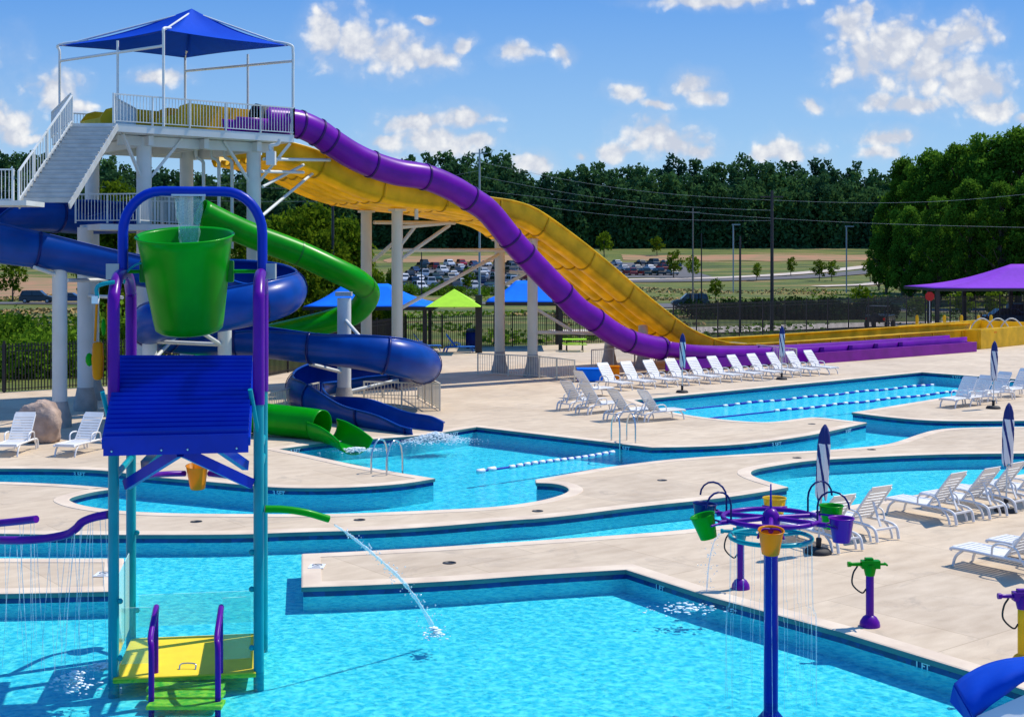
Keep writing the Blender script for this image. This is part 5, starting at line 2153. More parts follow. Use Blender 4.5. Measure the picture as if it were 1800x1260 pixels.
wall_text((1620, 654), (1837, 670), .3, '3.5FT', .22, 'pale depth lettering on the far right wall of the lap pool', nudge=.03)


def tile_sign(px, py, lab):
    p = G(px, py)
    t = thing('deck_tile', (p.x, p.y, .0), lab, 'deck tile', 'no diving tiles')
    mb = MB()
    mb.box((p.x, p.y, .015), (.30, .36, .012))
    mb.build('tile', M['sign_white'], t)
    mb = MB()
    mb.tube([(p.x + .09 * math.cos(a), p.y + .06 + .08 * math.sin(a), .022) for a in [2 * math.pi * k / 20 for k in range(20)]], .011, 4, closed=True)
    mb.beam((p.x - .06, p.y + .115, .022), (p.x + .06, p.y + .005, .022), .02, .006)
    mb.beam((p.x - .08, p.y - .11, .022), (p.x + .08, p.y - .11, .022), .03, .006)
    mb.build('symbol', M['sign_grey'], t)


tile_sign(557, 996, 'small white tile with a grey no diving symbol on the island deck end')
tile_sign(182, 1010, 'small white tile with a grey no diving symbol behind the front teal leg')

# boulder
mb = MB()
p = G(78, 777)
vv, ff = [], []
n, h = 36, 22
for i in range(h + 1):
    ph = math.pi * i / h
    for k in range(n):
        a = 2 * math.pi * k / n
        d = Vector((math.sin(ph) * math.cos(a), math.sin(ph) * math.sin(a), math.cos(ph)))
        q = Vector((d.x * .70, d.y * .55, d.z * .82))
        sgn = lambda v_: math.copysign(abs(v_) ** .75, v_)
        q = Vector((sgn(d.x) * .62, sgn(d.y) * .5, sgn(d.z) * .72))
        q *= 1 + .16 * noise.noise(d * 1.6 + Vector((4, 1, 2))) + .11 * noise.noise(d * 3.6) + .05 * noise.noise(d * 9)
        q.x -= .22 * max(0, q.z) + .05
        vv.append((p.x + q.x, p.y + q.y, .62 + q.z * .98))
for i in range(h):
    for k in range(n):
        ff.append((i * n + k, (i + 1) * n + k, (i + 1) * n + (k + 1) % n, i * n + (k + 1) % n))
mb.add(vv, ff, 0, True)
tag(mb.build('boulder', M['rock']), 'rounded brown boulder between the two left loungers', 'boulder')

# deck railings (pale) around the slide ends
RLS = [((840, 658), (948, 664), 'low pale railing in front of the cream slide columns'), ((948, 664), (1010, 672), 'short pale railing right of the cream slide columns'),
       ((1040, 650), (1290, 634), 'pale railing behind the long lounger row'), ((1290, 634), (1400, 648), 'pale railing before the purple run-out channel'),
       ((640, 718), (773, 722), 'pale railing pen behind the blue slide exit, near side'), ((773, 722), (735, 700), 'pale railing pen behind the blue slide exit, right side'), ((735, 700), (612, 696), 'pale railing pen behind the blue slide exit, far side'),
       ((230, 760), (470, 742), 'pale railing behind the blue ribbed roof'), ((470, 742), (560, 720), 'pale railing between the green and blue slides')]
for a, b, lb in RLS:
    A, B = G(*a), G(*b)
    t = thing('deck_railing', A, lb, 'railing', 'pale deck railings')
    railing(A, B, 0, 0, t, h=1.05, sp=.14, nm='picket_panel', mt='cream_steel')

# ------------------------------------------------------------------ black perimeter fence


def fence(a, b, lab, h=2.1):
    a, b = Vector(a), Vector(b)
    t = thing('perimeter_fence', a, lab, 'fence', 'black perimeter fence')
    L = (b - a).length
    mb = MB()
    for z in (.15, h - .35, h - .12):
        mb.beam(a + Vector((0, 0, z)), b + Vector((0, 0, z)), .035, .035)
    n = int(L / .14)
    for i in range(n):
        p = a.lerp(b, (i + .5) / n)
        mb.beam(p + Vector((0, 0, .05)), p + Vector((0, 0, h)), .042, .042, up=Vector((0, 1, 0)))
    mb.build('picket_panel', M['black'], t)
    n = max(1, int(L / 2.4))
    RC[0] += 1
    pw_ = .078 + .004 * (RC[0] % 3)
    for i in range(n + 1):
        p = a.lerp(b, i / n)
        mb = MB()
        mb.beam(p, p + Vector((0, 0, h + .12)), pw_, pw_, up=Vector((0, 1, 0)))
        mb.build('fence_post', M['black'], t)


fl = ['black picket fence at the far left before the bushes', 'black picket fence behind the teal frame and lower tower', 'black picket fence beside the mid trees', 'black picket fence behind the blue and lime canopies', 'black picket fence in the middle beyond the yellow slide', 'black picket fence before the dark hedge and jeep', 'black picket fence behind the purple canopy']
for i, ((x0, y0), (x1, y1)) in enumerate(zip(FENCE, FENCE[1:])):
    if i == 0:
        x0 = -34
    fence((x0, y0 + .9, 0), (x1, y1 + .9, 0), fl[i], 2.15 if i < 4 else 2.6)

# ------------------------------------------------------------------ shade canopies behind


def hip(name, near_l, w_, d_, ze, zr, ridge, mt, lab, posts, ang=0.0, pr=.12, zb=0.0, sag=.12, cat='shade canopy'):
    """hipped canopy; near_l is its near left corner, ridge = (start, end) fractions along the width"""
    o = Vector((near_l[0], near_l[1], 0))
    c, s_ = math.cos(ang), math.sin(ang)

    def W(x, y, z):
        return Vector((o.x + x * c - y * s_, o.y + x * s_ + y * c, z))
    t = thing(name, (o.x, o.y, 0), lab, cat)
    r0, r1 = W(w_ * ridge[0], d_ / 2, zr), W(w_ * ridge[1], d_ / 2, zr)
    cs_ = [W(0, 0, ze), W(w_, 0, ze), W(w_, d_, ze), W(0, d_, ze)]
    mb = MB()
    for (a, b, ta, tb) in ((cs_[0], cs_[1], r0, r1), (cs_[1], cs_[2], r1, r1), (cs_[2], cs_[3], r1, r0), (cs_[3], cs_[0], r0, r0)):
        n = 8
        vv = []
        for i in range(n + 1):
            for k in range(n + 1):
                p = a.lerp(b, k / n).lerp(ta.lerp(tb, k / n), i / n)
                p.z -= sag * (zr - ze) * math.sin(math.pi * i / n)
                vv.append(p)
        mb.add(vv, [(i * (n + 1) + k, i * (n + 1) + k + 1, (i + 1) * (n + 1) + k + 1, (i + 1) * (n + 1) + k) for i in range(n) for k in range(n)], 0, True)
    mb.build('canopy_cloth', mt, t, solid=.02)
    mb = MB()
    for i in range(4):
        mb.beam(cs_[i] + Vector((0, 0, -.12)), cs_[(i + 1) % 4] + Vector((0, 0, -.12)), .12, .22)
    mb.build('eave_beam', M['black'], t)
    for (x, y) in posts:
        p = W(x * w_, y * d_, zb)
        mb = MB()
        mb.beam(p, (p.x, p.y, ze - .1), pr * 2, pr * 2, up=Vector((0, 1, 0)))
        mb.build('canopy_post', M['black'], t)
    return t


Yc = 83.0
a = D(533, 539, Yc)
hip('shade_canopy', a, (762 - 533) * Yc / F, 6, a.z, a.z + 1.35, (.27, .62), M['bright_fabric'], 'bright blue hipped canopy behind the green tube bend', ((.06, .06), (.93, .06), (.06, .94), (.93, .94)))
a = D(855, 531, 85)
hip('shade_canopy', a, (1000 - 855) * 85 / F, 6, a.z, a.z + 1.3, (.36, .62), M['bright_fabric'], 'bright blue hipped canopy between the cream columns', ((.10, .94), (.9, .06), (.9, .94)))
a = D(1645, 507, 112)
hip('shade_canopy', a, 21, 9, a.z, a.z + 2.0, (.38, .62), M['purple_fabric'], 'purple hipped canopy on dark posts at the right edge', ((.01, .03), (.10, .95), (.25, .95), (.45, .03), (.45, .95)), pr=.16, sag=.2)
# lime umbrella, square, on a side mast
t = thing('lime_umbrella', D(839, 540, 81), 'lime green square shade umbrella on a dark side mast', 'umbrella')
Yl = 81.0
hw = (845 - 748) / 2 * Yl / F
cx_ = (796 - CX) * Yl / F
ze = H - (540 - CY) * Yl / F
zp = H - (511 - CY) * Yl / F
mb = MB()
cs_ = [Vector((cx_ + sx * hw * 1.0, Yl + 2 + sy * hw, ze)) for sx, sy in ((-1, -1), (1, -1), (1, 1), (-1, 1))]
pk = Vector((cx_, Yl + 2, zp + .05))
for i in range(4):
    a, b = cs_[i], cs_[(i + 1) % 4]
    mb.add([a, b, pk], [(0, 1, 2)])
mb.build('canopy_cloth', M['lime'], t, solid=.02)
mb = MB()
mx_ = (840 - CX) * Yl / F
mb.beam((mx_, Yl + 2, 0), (mx_, Yl + 2, H - (520 - CY) * Yl / F), .42, .42, up=Vector((0, 1, 0)))
mb.build('mast', M['black'], t)
mb = MB()
mb.beam((mx_, Yl + 2, ze + .1), (cx_, Yl + 2, ze + .15), .1, .14)
mb.lathe((cx_, Yl + 2, ze), [(0, -.15), (.15, .02), (.2, .1)], 8)
mb.build('boom', M['black'], t)
# picnic table, bin, crates
p = G(1010, 617)
t = thing('picnic_table', p, 'lime picnic table seen through the slide columns', 'table')
mb = MB()
mb.box((p.x, p.y, .74), (1.5, .8, .06))
mb.build('table_top', M['lime'], t)
for s_ in (-1, 1):
    mb = MB()
    mb.box((p.x, p.y + s_ * .7, .45), (1.5, .28, .05))
    mb.build('bench', M['lime'], t)
    mb = MB()
    mb.beam((p.x + s_ * .5, p.y - .7, 0), (p.x + s_ * .5, p.y + .15, .72), .06, .06)
    mb.beam((p.x + s_ * .5, p.y + .7, 0), (p.x + s_ * .5, p.y - .15, .72), .06, .06)
    mb.build('leg_frame', M['black'], t)
p = G(828, 612)
t = thing('litter_bin', p, 'dark litter bin beside the lime umbrella mast', 'bin')
mb = MB()
mb.lathe(p, [(.32, 0), (.36, .1), (.36, 1.0), (.30, 1.05)], 16)
mb.build('bin_body', M['navy_gel'], t)
mb = MB()
mb.lathe(p, [(.38, 1.05), (.36, 1.12), (.2, 1.28), (0, 1.3)], 16)
mb.build('lid', M['black'], t)
p = G(1038, 671)
t = thing('storage_crate', p, 'low blue plastic crate behind the left loungers', 'crate')
mb = MB()
mb.box(p + Vector((0, .3, .30)), (1.25, .8, .55))
mb.build('crate_body', M['bright_fabric'], t, bevel=.04)
mb = MB()
mb.box(p + Vector((0, .3, .60)), (1.32, .86, .06))
mb.build('lid', M['bright_fabric'], t, bevel=.02)
p = G(1078, 667)
t = thing('storage_crate', p, 'small yellow plastic crate beside the blue one', 'crate')
mb = MB()
mb.box(p + Vector((0, .3, .30)), (.62, .6, .56))
mb.build('crate_body', M['orange'], t, bevel=.04)
mb = MB()
mb.box(p + Vector((0, .3, .62)), (.68, .66, .05))
mb.build('lid', M['orange'], t, bevel=.02)
for i, px in enumerate((1612, 1660, 1690, 1720, 1742)):
    p = G(px, 577.5)
    t = thing('bollard', p, 'short yellow bollard behind the yellow channel, ' + ['leftmost', 'second from left', 'middle', 'second from right', 'rightmost'][i], 'bollard', 'yellow bollards')
    mb = MB()
    mb.lathe(p, [(.13, 0), (.13, 1.0), (.08, 1.1), (0, 1.12)], 12)
    mb.build('bollard_post', M['yellow_gel'], t)
# stop sign at the gate
p = G(1634, 577)
t = thing('stop_sign', p, 'red octagonal sign by the purple canopy post', 'sign')
mb = MB()
mb.tube([p, p + Vector((0, 0, 2.9))], .04, 6)
mb.build('sign_post', M['grey_steel'], t)
mb = MB()
q = p + Vector((0, -.06, 2.65))
vv = [q + Vector((.40 * math.cos(a), dy, .40 * math.sin(a))) for dy in (-.01, .01) for a in [math.pi / 8 + math.pi / 4 * k for k in range(8)]]
mb.add(vv, [tuple(range(8)), tuple(reversed(range(8, 16)))] + [(k, (k + 1) % 8, 8 + (k + 1) % 8, 8 + k) for k in range(8)])
mb.build('sign_plate', M['red'], t)

# near blue cover at the lower right corner
t = thing('blue_awning', D(1760, 1230, 9.0), 'blue fabric awning edge over a pale panel in the bottom right corner', 'awning')
YB = 9.0
UPP = [(1678, 1203), (1700, 1186), (1730, 1170), (1765, 1160), (1800, 1156), (1860, 1150), (1930, 1148)]
LOW = [(1712, 1262), (1735, 1243), (1768, 1218), (1800, 1196), (1860, 1172), (1930, 1166)]
mb = MB()
vv = []
m_ = 26
up3 = [p for p in catmull([(a, b, 0) for a, b in UPP], 5)]
lo3 = [p for p in catmull([(a, b, 0) for a, b in LOW], 6)]


def samp(P, f):
    q = f * (len(P) - 1)
    i = min(len(P) - 2, int(q))
    return P[i] * (1 - (q - i)) + P[i + 1] * (q - i)


for i in range(m_):
    f = i / (m_ - 1)
    a, b = samp(up3, f), samp(lo3, f)
    for k in range(9):
        g_ = k / 8
        px, py = a[0] * (1 - g_) + b[0] * g_, a[1] * (1 - g_) + b[1] * g_
        y = YB - .42 * g_ + -.16 * math.sin(math.pi * g_) + .012 * math.sin(f * 17 + k * .7)
        vv.append(D(px, py, y))
mb.add(vv, [(i * 9 + k, i * 9 + k + 1, (i + 1) * 9 + k + 1, (i + 1) * 9 + k) for i in range(m_ - 1) for k in range(8)], 0, True)
e = [D(1678, 1203, YB), D(1712, 1262, YB - .42), D(1698, 1262, YB - .1), D(1672, 1232, YB + .1)]
mb.add(e + [p + Vector((.02, .15, .0)) for p in e], [(0, 1, 2, 3)])
mb.build('awning_cloth', M['blue_fabric'], t, solid=.02)
mb = MB()
q = [D(1716, 1263, 8.56), D(1930, 1168, 8.56), D(2000, 1420, 7.9), D(1700, 1420, 7.5)]
mb.add(q, [(0, 1, 2, 3)])
mb.build('pale_panel', M['white_steel'], t, solid=.05)
mb = MB()
a = D(1840, 1185, 9.05)
mb.tube([(a.x, a.y, 0), a], .05, 10)
mb.build('support_pole', M['white_steel'], t)

# ------------------------------------------------------------------ poles, wires
POLES = [(843, 150, 262, .14, 'grey_steel', 'thin grey utility pole rising above the yellow slide crest'), (1357, 105.5, 335, .16, 'black', 'tall dark utility pole behind the fence, nearest of the right pair'),
         (1301, 104, 415, .11, 'black', 'thinner dark pole left of the tall dark pole'), (1218, 170, 366, .12, 'wood', 'distant pole near the parking lot right of the yellow slide'), (585, 95, 362, .13, 'black', 'dark pole among the mid trees left of the cream columns'),
         (741, 200, 440, .10, 'black', 'thin dark pole over the parked cars'), (1233, 170, 410, .1, 'black', 'thin dark pole right of the yellow slide crest')]
for px, y, top, r, mt, lb in POLES:
    x = (px - CX) * y / F
    zg = tz(x, y) if y > 112 else 0
    zt_ = H - (top - CY) * y / F
    o = thing('utility_pole', (x, y, zg), lb, 'pole', 'poles and masts')
    mb = MB()
    mb.tube([(x, y, zg), (x, y, zt_)], [r, r * .7], 10)
    mb.build('pole_shaft', M[mt], o)
    if r >= .12 and px not in (585,):
        mb = MB()
        mb.beam((x - .9, y, zt_ - .5), (x + .9, y, zt_ - .5), .09, .11)
        mb.build('crossarm', M[mt], o)
for px, py, y, lb in ((1289, 395, 240, 'street lamp left of the tall dark pole'), (1488, 398, 240, 'street lamp with a bracket near the big right trees')):
    x = (px - CX) * y / F
    zg = tz(x, y)
    zt_ = H - (py - CY) * y / F
    o = thing('street_lamp', (x, y, zg), lb, 'street lamp', 'street lamps')
    mb = MB()
    mb.tube([(x, y, zg), (x, y, zt_)], .13, 8)
    mb.build('lamp_post', M['grey_steel'], o)
    mb = MB()
    mb.box((x + .5, y, zt_), (1.5, .4, .2))
    mb.build('lamp_head', M['grey_steel'], o)
WR = [((0, 310, 150), (430, 322, 150)), ((455, 330, 150), (843, 300, 150)), ((843, 285, 150), (1357, 352, 150)), ((843, 310, 150), (1357, 370, 150)), ((843, 335, 150), (1800, 400, 150)), ((1357, 352, 150), (1900, 330, 150)), ((0, 335, 150), (843, 345, 150)), ((843, 345, 150), (1357, 388, 150))]
for i, (a, b) in enumerate(WR):
    A, B = D(*a), D(*b)
    mb = MB()
    mb.tube([A.lerp(B, k / 16) - Vector((0, 0, .9 * math.sin(math.pi * k / 16))) for k in range(17)], .018, 4)
    tag(mb.build('power_line', M['grey_steel']), ['sagging wire left of the tower, upper', 'sagging wire behind the tower columns', 'highest wire from the grey pole to the tall dark pole', 'second wire from the grey pole to the tall dark pole', 'long wire crossing the dark wood to the right edge', 'wire rising from the tall dark pole to the right edge', 'lowest wire behind the tower', 'lowest wire from the grey pole to the tall dark pole'][i], 'power line', 'power lines')

# ------------------------------------------------------------------ vehicles


def car_mesh(kind, paint, full=False):
    """kinds: sedan, suv. body along x, returns things to build"""
    L, W_, hb, ht = (4.6, 1.8, .88, 1.45) if kind == 'sedan' else (4.8, 1.9, 1.05, 1.80)
    low = [(-L / 2, .35), (-L / 2 + .03, hb * .82), (-L / 2 + .25, hb), (L / 2 - .9, hb - .02), (L / 2 - .15, hb * .8), (L / 2, .55), (L / 2 - .02, .3), (-L / 2 + .05, .25)]
    if kind == 'sedan':
        top = [(-L / 2 + .55, hb - .01), (-L / 2 + 1.15, ht - .04), (-L / 2 + 1.6, ht), (L / 2 - 2.0, ht - .02), (L / 2 - 1.15, hb - .01)]
    else:
        top = [(-L / 2 + .12, hb - .01), (-L / 2 + .35, ht - .05), (-L / 2 + .7, ht), (L / 2 - 1.9, ht - .02), (L / 2 - 1.2, hb - .01)]

    def ext(mb, prof, w0, w1, mi):
        n = len(prof)
        zz = [z for _, z in prof]
        z0, z1 = min(zz), max(zz)
        vv = []
        for s_ in (-1, 1):
            for x, z in prof:
                f = (z - z0) / (z1 - z0)
                vv.append((x, s_ * (w0 + (w1 - w0) * f) / 2, z))
        mb.add(vv, [tuple(reversed(range(n))), tuple(range(n, 2 * n))] + [(k, (k + 1) % n, n + (k + 1) % n, n + k) for k in range(n)], mi)
    body, glass = MB(), MB()
    ext(body, low, W_, W_ * .95, 0)
    ext(body, top, W_ * .90, W_ * .74, 0)
    x0, x1 = top[0][0], top[-1][0]
    xa, xb = top[2][0], top[3][0]
    for s_ in (-1, 1):
        y0, y1 = s_ * (W_ * .45 + .008), s_ * (W_ * .385 + .008)
        for (f0, f1) in ((.06, .47), (.51, .94)):
            q = [(x0 + (x1 - x0) * f0 + .05, y0, hb + .05), (x0 + (x1 - x0) * f1 - .05, y0, hb + .05), (xa + (xb - xa) * (f1 * 1.02) + (0 if f1 < .6 else .1), y1, ht - .10), (xa + (xb - xa) * f0 - (0 if f0 > .3 else .1), y1, ht - .10)]
            glass.add(q, [(0, 1, 2, 3)], 1)
    for (xl, xu, sg) in ((x0 - .015, top[1][0] - .01, -1), (x1 + .02, xb + .03, 1)):
        zl, zu = hb + .05, ht - .09
        glass.add([(xl, -W_ * .40, zl), (xl, W_ * .40, zl), (xu, W_ * .34, zu), (xu, -W_ * .34, zu)], [(0, 1, 2, 3)], 1)
    wheels = []
    for x in (-L / 2 + .85, L / 2 - .85):
        for s_ in (-1, 1):
            wb = MB()
            wb.tube([(x, s_ * (W_ / 2 - .2), .33), (x, s_ * (W_ / 2 + .01), .33)], .33, 14, 2)
            wb.tube([(x, s_ * (W_ / 2 - .1), .33), (x, s_ * (W_ / 2 + .02), .33)], .19, 10, 3)
            wheels.append(wb)
    return body, glass, wheels


paints = {'white': (.75, .76, .77), 'silver': (.45, .47, .49), 'black': (.02, .022, .025), 'dark blue': (.012, .03, .10), 'grey': (.14, .15, .16), 'red': (.40, .02, .02), 'tan': (.38, .34, .27), 'dark green': (.015, .05, .04)}
pm = {k: gel('car_paint_' + k.replace(' ', '_'), v, rough=.25, coat=.8) for k, v in paints.items()}
far_proto = {}
rnd = random.Random(21)


def far_car(kind, colr, x, y, rz, label, group):
    key = (kind, colr)
    if key not in far_proto:
        b, g, ws = car_mesh(kind, colr)
        mb = MB()
        mb.add(b.v, b.f, 0)
        mb.add(g.v, g.f, 1)
        for w_ in ws:
            base_ = len(mb.v)
            mb.v += w_.v
            for f_, m__ in zip(w_.f, w_.m):
                mb.f.append(tuple(q + base_ for q in f_))
                mb.m.append(m__)
                mb.s.append(False)
        o = mb.build('parked_car', [pm[colr], M['glass'], M['rubber'], M['grey_steel']])
        far_proto[key] = o
        tag(o, label, 'car', group)
    else:
        o = far_proto[key].copy()
        COL.objects.link(o)
        o['label'] = label
    o.location = (x, y, tz(x, y) + .15)
    o.rotation_euler = (0, 0, rz)


palette = ['white', 'silver', 'black', 'dark blue', 'grey', 'white', 'black', 'silver', 'dark blue', 'red', 'tan', 'grey', 'dark green', 'black', 'white']
kn = {'sedan': 'saloon', 'suv': 'tall estate car'}
for ri, y in enumerate((250, 268, 286, 304, 322, 340, 358)):
    n = 0
    x = -24 + rnd.uniform(0, 1)
    while x < 12:
        if rnd.random() < .88:
            c_ = rnd.choice(palette)
            k_ = rnd.choice(('sedan', 'suv'))
            far_car(k_, c_, x, y + rnd.uniform(-.3, .3), math.pi / 2 * (1 if ri % 2 else -1) + .35 + rnd.uniform(-.04, .04), f'{c_} {kn[k_]} parked in the far car park beyond the lime umbrella', 'cars in the far car park')
        x += 3.3
for ri, y in enumerate((318, 338, 360)):
    x = 28
    while x < 44:
        if rnd.random() < .85:
            c_ = rnd.choice(palette)
            k_ = rnd.choice(('sedan', 'suv'))
            far_car(k_, c_, x, y, .35 + math.pi / 2, f'{c_} {kn[k_]} parked on the far lot right of the yellow slide', 'cars on the far right lot')
        x += 3.3


def near_car(kind, colr, x, y, rz, label, zoff=.15):
    t = thing('parked_car', (0, 0, 0), label, 'car')
    b, g, ws = car_mesh(kind, colr)
    b.build('body', pm[colr], t, bevel=.06)
    g.m = [0] * len(g.m)
    g.build('windows', M['glass'], t)
    for w_ in ws:
        f1 = MB()
        f1.v, f1.f, f1.m, f1.s = w_.v, w_.f, [q - 2 for q in w_.m], w_.s
        f1.build('wheel', [M['rubber'], M['grey_steel']], t)
    for s_ in (-1, 1):
        h_ = MB()
        h_.box((2.28 if kind == 'sedan' else 2.38, s_ * .62, .66), (.08, .34, .14))
        h_.build('headlight', M['sign_white'], t)
        h_ = MB()
        h_.box((-2.31 if kind == 'sedan' else -2.41, s_ * .66, .76), (.06, .26, .18))
        h_.build('tail_light', M['red'], t)
    t.location = (x, y, (tz(x, y) if y > 112 else -.02) + zoff)
    t.rotation_euler = (0, 0, rz)
    return t


near_car('suv', 'black', (1213 - CX) * 172 / F, 172, math.pi, 'black tall estate car parked on the road right of the yellow drop')
near_car('suv', 'black', (66 - CX) * 192 / F, 192, 0.1, 'dark blue-black tall estate car parked on the road at far left')
near_car('sedan', 'dark blue', (125 - CX) * 193 / F, 193, 0.05, 'dark blue saloon parked behind the tall left flume post')
near_car('sedan', 'dark blue', (180 - CX) * 194 / F, 194, 0.0, 'dark blue saloon parked just left of the purple leg')
near_car('sedan', 'dark blue', (1776 - CX) * 118 / F, 118, 0.0, 'dark blue saloon under the purple canopy at the right edge', .1)
near_car('suv', 'dark blue', (1815 - CX) * 121 / F, 121, 0.0, 'dark estate car cut by the right edge under the purple canopy', .1)
# jeep
t = thing('jeep', (0, 0, 0), 'black open-topped jeep seen from behind at the fence gate', 'jeep')
mb = MB()
mb.box((0, 0, .85), (3.6, 1.7, .55))
mb.box((1.2, 0, 1.05), (1.2, 1.4, .2))
mb.build('body', pm['black'], t, bevel=.06)
mb = MB()
for s_ in (-1, 1):
    mb.beam((-1.75, s_ * .78, 1.1), (-1.6, s_ * .7, 1.85), .07, .07)
    mb.beam((-1.6, s_ * .7, 1.85), (.4, s_ * .7, 1.85), .07, .07)
    mb.beam((.4, s_ * .7, 1.85), (.75, s_ * .75, 1.1), .07, .07)
mb.beam((-1.6, -.7, 1.85), (-1.6, .7, 1.85), .07, .07)
mb.beam((.4, -.7, 1.85), (.4, .7, 1.85), .07, .07)
mb.build('roll_cage', M['black'], t)
mb = MB()
mb.box((-.7, 0, 1.88), (1.9, 1.4, .05))
mb.build('soft_top', M['black'], t)
mb = MB()
mb.tube([(-1.82, 0, 1.0), (-2.05, 0, 1.0)], .37, 14)
mb.build('spare_wheel', M['rubber'], t)
for x in (-1.2, 1.2):
    for s_ in (-1, 1):
        mb = MB()
        mb.tube([(x, s_ * .68, .38), (x, s_ * .95, .38)], .38, 14)
        mb.build('wheel', M['rubber'], t)
for s_ in (-1, 1):
    mb = MB()
    mb.box((-1.82, s_ * .72, .85), (.06, .16, .2))
    mb.build('tail_light', M['red'], t)
jx = (1565 - CX) * 108.5 / F
t.location = (jx, 111.5, -.03)
t.rotation_euler = (0, 0, R(62))

# ------------------------------------------------------------------ vegetation


def leaf_cloud(rs, centres, radii, per, size, flat=1.0):
    """numpy quads scattered through ellipsoidal clumps: returns verts, faces"""
    P = []
    for c, r in zip(centres, radii):
        k = int(per * (r[0] * r[1]))
        d = rs.normal(size=(k, 3))
        d /= np.linalg.norm(d, axis=1)[:, None]
        rad = rs.uniform(0.35, 1.0, size=(k, 1)) ** .5 * (1 + .20 * rs.normal(size=(k, 1)))
        P.append(np.array(c) + d * rad * np.array(r))
    P = np.concatenate(P)
    n = len(P)
    a = rs.normal(size=(n, 3))
    a /= np.linalg.norm(a, axis=1)[:, None]
    b = rs.normal(size=(n, 3))
    b = np.cross(a, b)
    b /= np.linalg.norm(b, axis=1)[:, None]
    s_ = size * rs.uniform(.5, 1.25, size=(n, 1))
    a, b = a * s_, b * s_ * .62
    V_ = np.stack([P - a, P - b, P + a, P + b], axis=1).reshape(-1, 3)
    return V_


def quad_mesh(name, V_, mt):
    n = len(V_) // 4
    me = bpy.data.meshes.new(name)
    me.vertices.add(len(V_))
    me.vertices.foreach_set('co', V_.astype(np.float32).ravel())
    me.loops.add(n * 4)
    me.loops.foreach_set('vertex_index', np.arange(n * 4, dtype=np.int32))
    me.polygons.add(n)
    me.polygons.foreach_set('loop_start', np.arange(0, n * 4, 4, dtype=np.int32))
    me.polygons.foreach_set('loop_total', np.full(n, 4, dtype=np.int32))
    me.materials.append(mt)
    me.update()
    me.validate()
    return me


def make_tree(seed, h, r, base, mt, nclump=22, per=120, leaf=.32, label='x', shape=1.0, cmin=.30, cmax=.46):
    rs = np.random.RandomState(seed)
    rd = random.Random(seed)
    t = thing('broadleaf_tree', (0, 0, 0), label, 'tree')
    cs_, rr_ = [], []
    for i in range(nclump):
        f = (i + .5) / nclump
        z = base + (h - base) * (0.08 + .86 * f)
        w_ = r * (math.sin(math.pi * min(1, (f * .82 + .16))) ** .6) * shape
        a = i * 2.4 + rd.uniform(-.4, .4)
        d = w_ * rd.uniform(.25, .80 if cmin > .2 else .98)
        cr_ = rd.uniform(cmin, cmax) * r
        cs_.append((d * math.cos(a), d * math.sin(a), z - cr_ * .2))
        rr_.append((cr_, cr_, cr_ * .75))
    mb = MB()
    mb.tube([(0, 0, -.4), (r * .02, 0, h * .3), (r * .05, r * .02, h * .62), (0, 0, h * .86)], [h * .022, h * .017, h * .010, h * .003], 9)
    for c in cs_[::3]:
        z0 = max(base * .6, c[2] - h * .18)
        mb.tube([(r * .03, 0, z0), (c[0] * .5, c[1] * .5, (z0 + c[2]) / 2 + .1), c], [h * .008, h * .005, h * .002], 5)
    mb.build('trunk', M['bark'], t)
    Vq = leaf_cloud(rs, cs_, rr_, per, leaf)
    o = bpy.data.objects.new('crown', quad_mesh('crown', Vq, mt))
    COL.objects.link(o)
    o.parent = t
    return t


big = [[make_tree(100 + k, 24, 6.4, 1.0, M['leaf_near'], 100, 110, .30, cmin=.12, cmax=.27), [False]] for k in range(4)]
TR = [(1558, 236, 17.5, .72, 'edge tree of the right-hand wood, lower and leftmost'), (1588, 222, 24, .8, 'tall tree second from the left of the right-hand wood'), (1632, 212, 24.5, .9, 'tall round tree third from the left of the right-hand wood'),
      (1685, 205, 25.0, .95, 'tall tree in the middle of the right-hand wood'), (1738, 200, 26.0, 1.0, 'tallest round tree in the right-hand wood'), (1790, 196, 26.5, 1.0, 'tall tree at the right edge behind the purple canopy'),
      (1845, 198, 25, 1.0, 'tree cut by the right edge of the photo, rear'), (1600, 200, 15, .8, 'lower tree in front at the left of the right-hand wood'), (1650, 188, 16, .85, 'lower rounded tree in front in the middle of the right-hand wood'),
      (1705, 180, 18, .85, 'lower tree in front above the purple canopy peak'), (1760, 176, 17.5, .9, 'lower tree in front at the right above the purple canopy'), (1820, 176, 19, .9, 'lower front tree at the right edge'),
      (1625, 240, 23, .9, 'rear tree behind the third tall tree on the right'), (1710, 235, 26, 1.0, 'rear tree behind the middle of the right-hand wood'), (1545, 250, 13, .6, 'small dark tree at the left foot of the right-hand wood')]
rnd = random.Random(77)
for i, (px, y, h, s_, lb) in enumerate(TR):
    pr_ = big[i % 4]
    x = (px - CX) * y / F
    k = h / 24
    place(pr_[0], pr_[1], (x, y, tz(x, y)), rnd.uniform(0, 6.28), lb, 'trees of the right-hand wood', (s_ * k * .95, s_ * k * .95, k))
mid = [[make_tree(200 + k, 9, 3.4, .4, M['leaf_mid'], 26, 190, .22), [False]] for k in range(3)]
